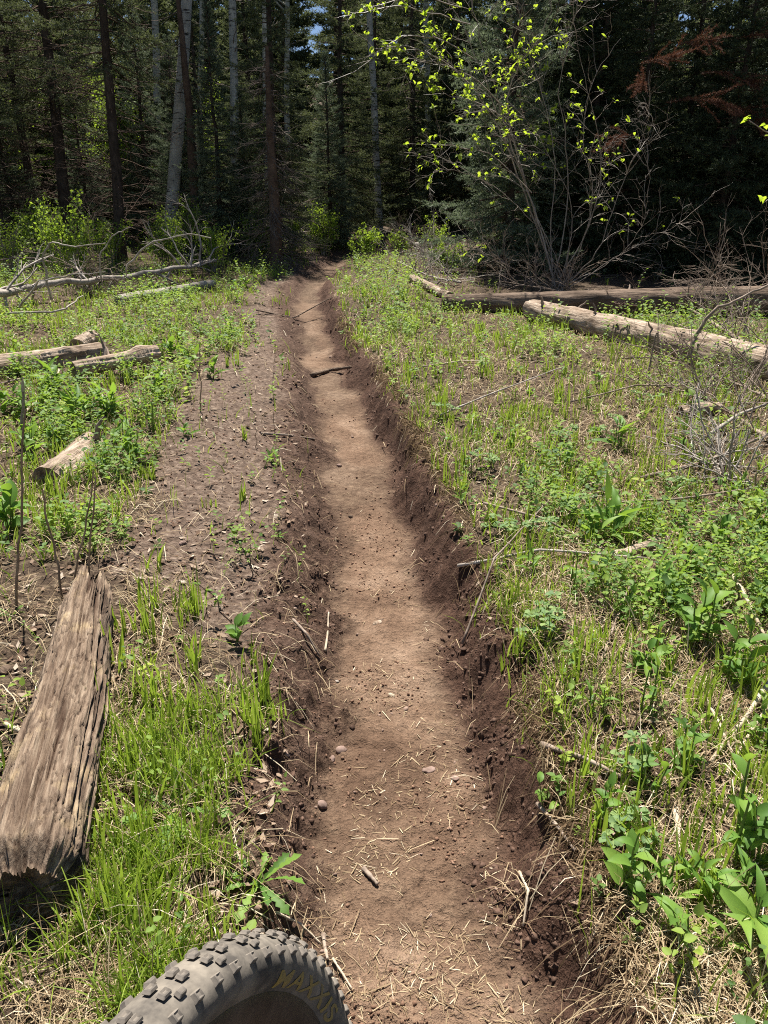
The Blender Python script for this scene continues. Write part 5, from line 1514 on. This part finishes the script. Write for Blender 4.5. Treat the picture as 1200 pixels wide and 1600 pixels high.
def build_forest_litter():
    """dead twigs on the shaded forest floor"""
    r_ = np.random.default_rng(951); out = []
    for k in range(500):
        y = r_.uniform(12.5, 24); x = r_.uniform(-.6, .6) * y
        if abs(x - float(XC(y))) < .8: continue
        p = np.array([x, y, zg(x, y) + .03]); az = r_.uniform(0, 6.28)
        branchy(p, (math.cos(az), math.sin(az), r_.normal(.15, .15)), r_.uniform(.3, 1.1), .008, 1, out, r_, 3, .6, .12, 0, .5)
    o = obj('twig_litter', tube_mesh('twig_litter', out, MAT_DEADBARK, 3))
    tag(o, 'dead twigs littering the shaded forest floor', 'twigs', kind='stuff')
build_forest_litter()

# ------------------------------------------------------------------ bicycle front wheel
def wheel():
    C = np.array([-.192, .307, .398]); a = .361; lean = -.138
    h = Vector((math.sin(a), math.cos(a), 0)); nn = Vector((math.cos(a), -math.sin(a), 0)); u = Vector((0, 0, 1))
    u2 = u * math.cos(lean) + nn * math.sin(lean); n2 = nn * math.cos(lean) - u * math.sin(lean)
    gz = zg(C[0] - u2.x * .37, C[1] - u2.y * .37)
    Mw = Matrix(((h.x, n2.x, u2.x), (h.y, n2.y, u2.y), (h.z, n2.z, u2.z))).to_4x4()   # local X forward, Y to the right, Z up
    foot = Vector(C) - u2 * .371
    t = thing('bicycle_wheel', foot, 'knobbly dusty mountain bike front wheel at the bottom edge of the picture', 'wheel')
    Mw = Matrix.Translation(Vector(C) - foot) @ Mw
    # tyre carcass: half-width profile by radius
    prof = [(.016, .314), (.0185, .318), (.026, .327), (.0295, .337), (.0295, .346), (.026, .355), (.019, .361), (.010, .3645), (0, .3655)]
    ring = [(-y, r) for y, r in prof[:-1]] + [(y, r) for y, r in prof[::-1]]
    ring = np.array(ring); K = len(ring); nseg = 144
    th = np.linspace(0, 2 * math.pi, nseg, endpoint=False)
    V = np.stack([ring[None, :, 1] * np.cos(th)[:, None], np.repeat(ring[None, :, 0], nseg, 0), ring[None, :, 1] * np.sin(th)[:, None]], -1).reshape(-1, 3)
    i = np.arange(nseg)[:, None]; j = np.arange(K - 1)[None, :]; i2 = (i + 1) % nseg
    F = np.stack([i * K + j, i * K + j + 1, i2 * K + j + 1, i2 * K + j], -1).reshape(-1, 4)
    tyre = obj('tyre', mesh('tyre', V, F, MAT_RUBBER, None, True), t, Mw)
    import bmesh
    def knob(L, W, Hh, taper, name, sipe=False):
        bm = bmesh.new(); bmesh.ops.create_cube(bm, size=1)
        for v in bm.verts:
            f = taper if v.co.z > 0 else 1.12
            v.co = Vector((v.co.x * L * f + (.0015 if v.co.z > 0 else 0), v.co.y * W * f, v.co.z * Hh))
        bmesh.ops.bevel(bm, geom=[e for e in bm.edges], offset=.0007, segments=1, affect='EDGES')
        if sipe:
            top = max(bm.faces, key=lambda f: f.calc_center_median().z)
            r = bmesh.ops.inset_individual(bm, faces=[top], thickness=.0022)
            for v in top.verts: v.co.z -= .0016
        m = bpy.data.meshes.new(name); bm.to_mesh(m); bm.free(); m.materials.append(MAT_KNOB)
        return m
    ks, kc, kt = knob(.0095, .0095, .0055, .84, 'side_knob', True), knob(.0105, .0085, .0036, .84, 'centre_knob', True), knob(.0090, .0072, .0042, .84, 'mid_knob')
    cnt = 76
    for q in range(cnt):
        t0 = q * 2 * math.pi / cnt
        for sg in (-1, 1):
            for me, ang, y, rr, off in ((ks, .72, .0255, .3575, .25 if sg > 0 else .3), (kc, .12, .0075 if q % 2 else .0055, .3685, .0 if q % 2 else .1), (kt, .38, .0165, .3655, .65)):
                if me is kt and q % 2: continue
                tt = t0 + off * 2 * math.pi / cnt
                Mk = Matrix.Rotation(-tt, 4, 'Y') @ Matrix.Translation((rr, sg * y, 0)) @ Matrix.Rotation(math.pi / 2, 4, 'Y') @ Matrix.Rotation(-sg * ang, 4, 'X') @ Matrix.Rotation(sg * .12, 4, 'Z')
                # local z of the knob must point outward
                Mk = Matrix.Rotation(-tt, 4, 'Y') @ Matrix.Translation((rr, sg * y, 0)) @ Matrix.Rotation(sg * ang, 4, 'Z') @ Matrix(((0, 0, 1, 0), (0, 1, 0, 0), (-1, 0, 0, 0), (0, 0, 0, 1)))
                obj('knob', me, tyre, Mk)
    # sidewall lettering
    cu = bpy.data.curves.new('lettering', 'FONT'); cu.body = 'MAXXIS'; cu.size = 1.0; cu.space_character = 1.12; cu.offset = .018
    tmp = bpy.data.objects.new('lettering_source', cu); COL.objects.link(tmp)
    dg = bpy.context.evaluated_depsgraph_get()
    me = bpy.data.meshes.new_from_object(tmp.evaluated_get(dg)); bpy.data.objects.remove(tmp)
    import bmesh as bm_
    b = bm_.new(); b.from_mesh(me)
    bm_.ops.subdivide_edges(b, edges=b.edges[:], cuts=2); bm_.ops.triangulate(b, faces=b.faces[:])
    xs = [v.co.x for v in b.verts]; ys = [v.co.y for v in b.verts]
    x0, x1, y0, y1 = min(xs), max(xs), min(ys), max(ys)
    pr = sorted(prof, key=lambda p: p[1]); pr_r = [p[1] for p in pr]; pr_w = [p[0] for p in pr]
    for v in b.verts:
        fx = (v.co.x - x0) / (x1 - x0); fy = (v.co.y - y0) / (y1 - y0)
        r = .3205 + fy * .0185
        T = R(TEXT0) - fx * TEXTLEN / .335
        v.co = Vector((r * math.cos(T), float(np.interp(r, pr_r, pr_w)) + .0008, r * math.sin(T)))
    b.to_mesh(me); b.free(); me.materials.clear(); me.materials.append(MAT_PRINT); me.name = 'lettering'
    obj('lettering', me, tyre)
    # rim, hub, spokes
    def ring_mesh(name, prof2, mat):
        p2 = np.array(prof2); k2 = len(p2)
        V = np.stack([p2[None, :, 1] * np.cos(th)[:, None], np.repeat(p2[None, :, 0], nseg, 0), p2[None, :, 1] * np.sin(th)[:, None]], -1).reshape(-1, 3)
        j = np.arange(k2)[None, :]; j2 = (j + 1) % k2
        F = np.stack([i * k2 + j, i * k2 + j2, i2 * k2 + j2, i2 * k2 + j], -1).reshape(-1, 4)
        return mesh(name, V, F, mat, None, True)
    obj('rim', ring_mesh('rim', [(-.0165, .319), (-.018, .316), (-.0175, .306), (-.012, .284), (0, .272), (.012, .284), (.0175, .306), (.018, .316), (.0165, .319), (.013, .312), (-.013, .312)], MAT_RIM), t, Mw)
    hp = [(-.05, .0), (-.05, .012), (-.034, .012), (-.033, .028), (-.029, .028), (-.026, .013), (.026, .013), (.029, .028), (.033, .028), (.034, .012), (.05, .012), (.05, 0)]
    obj('hub', ring_mesh('hub', hp, MAT_RIM), t, Mw)
    for q in range(32):
        sg = 1 if q % 2 else -1
        tr = q * 2 * math.pi / 32; th_ = tr + (1 if (q // 2) % 2 else -1) * .9
        A = np.array([.026 * math.cos(th_), sg * .031, .026 * math.sin(th_)]); B = np.array([.296 * math.cos(tr), sg * .004, .296 * math.sin(tr)])
        obj('spoke', tube_mesh('spoke', [(np.array([A, B]), [.001, .001])], MAT_STEEL, 5), t, Mw)
TEXT0, TEXTLEN = 43, .185
wheel()
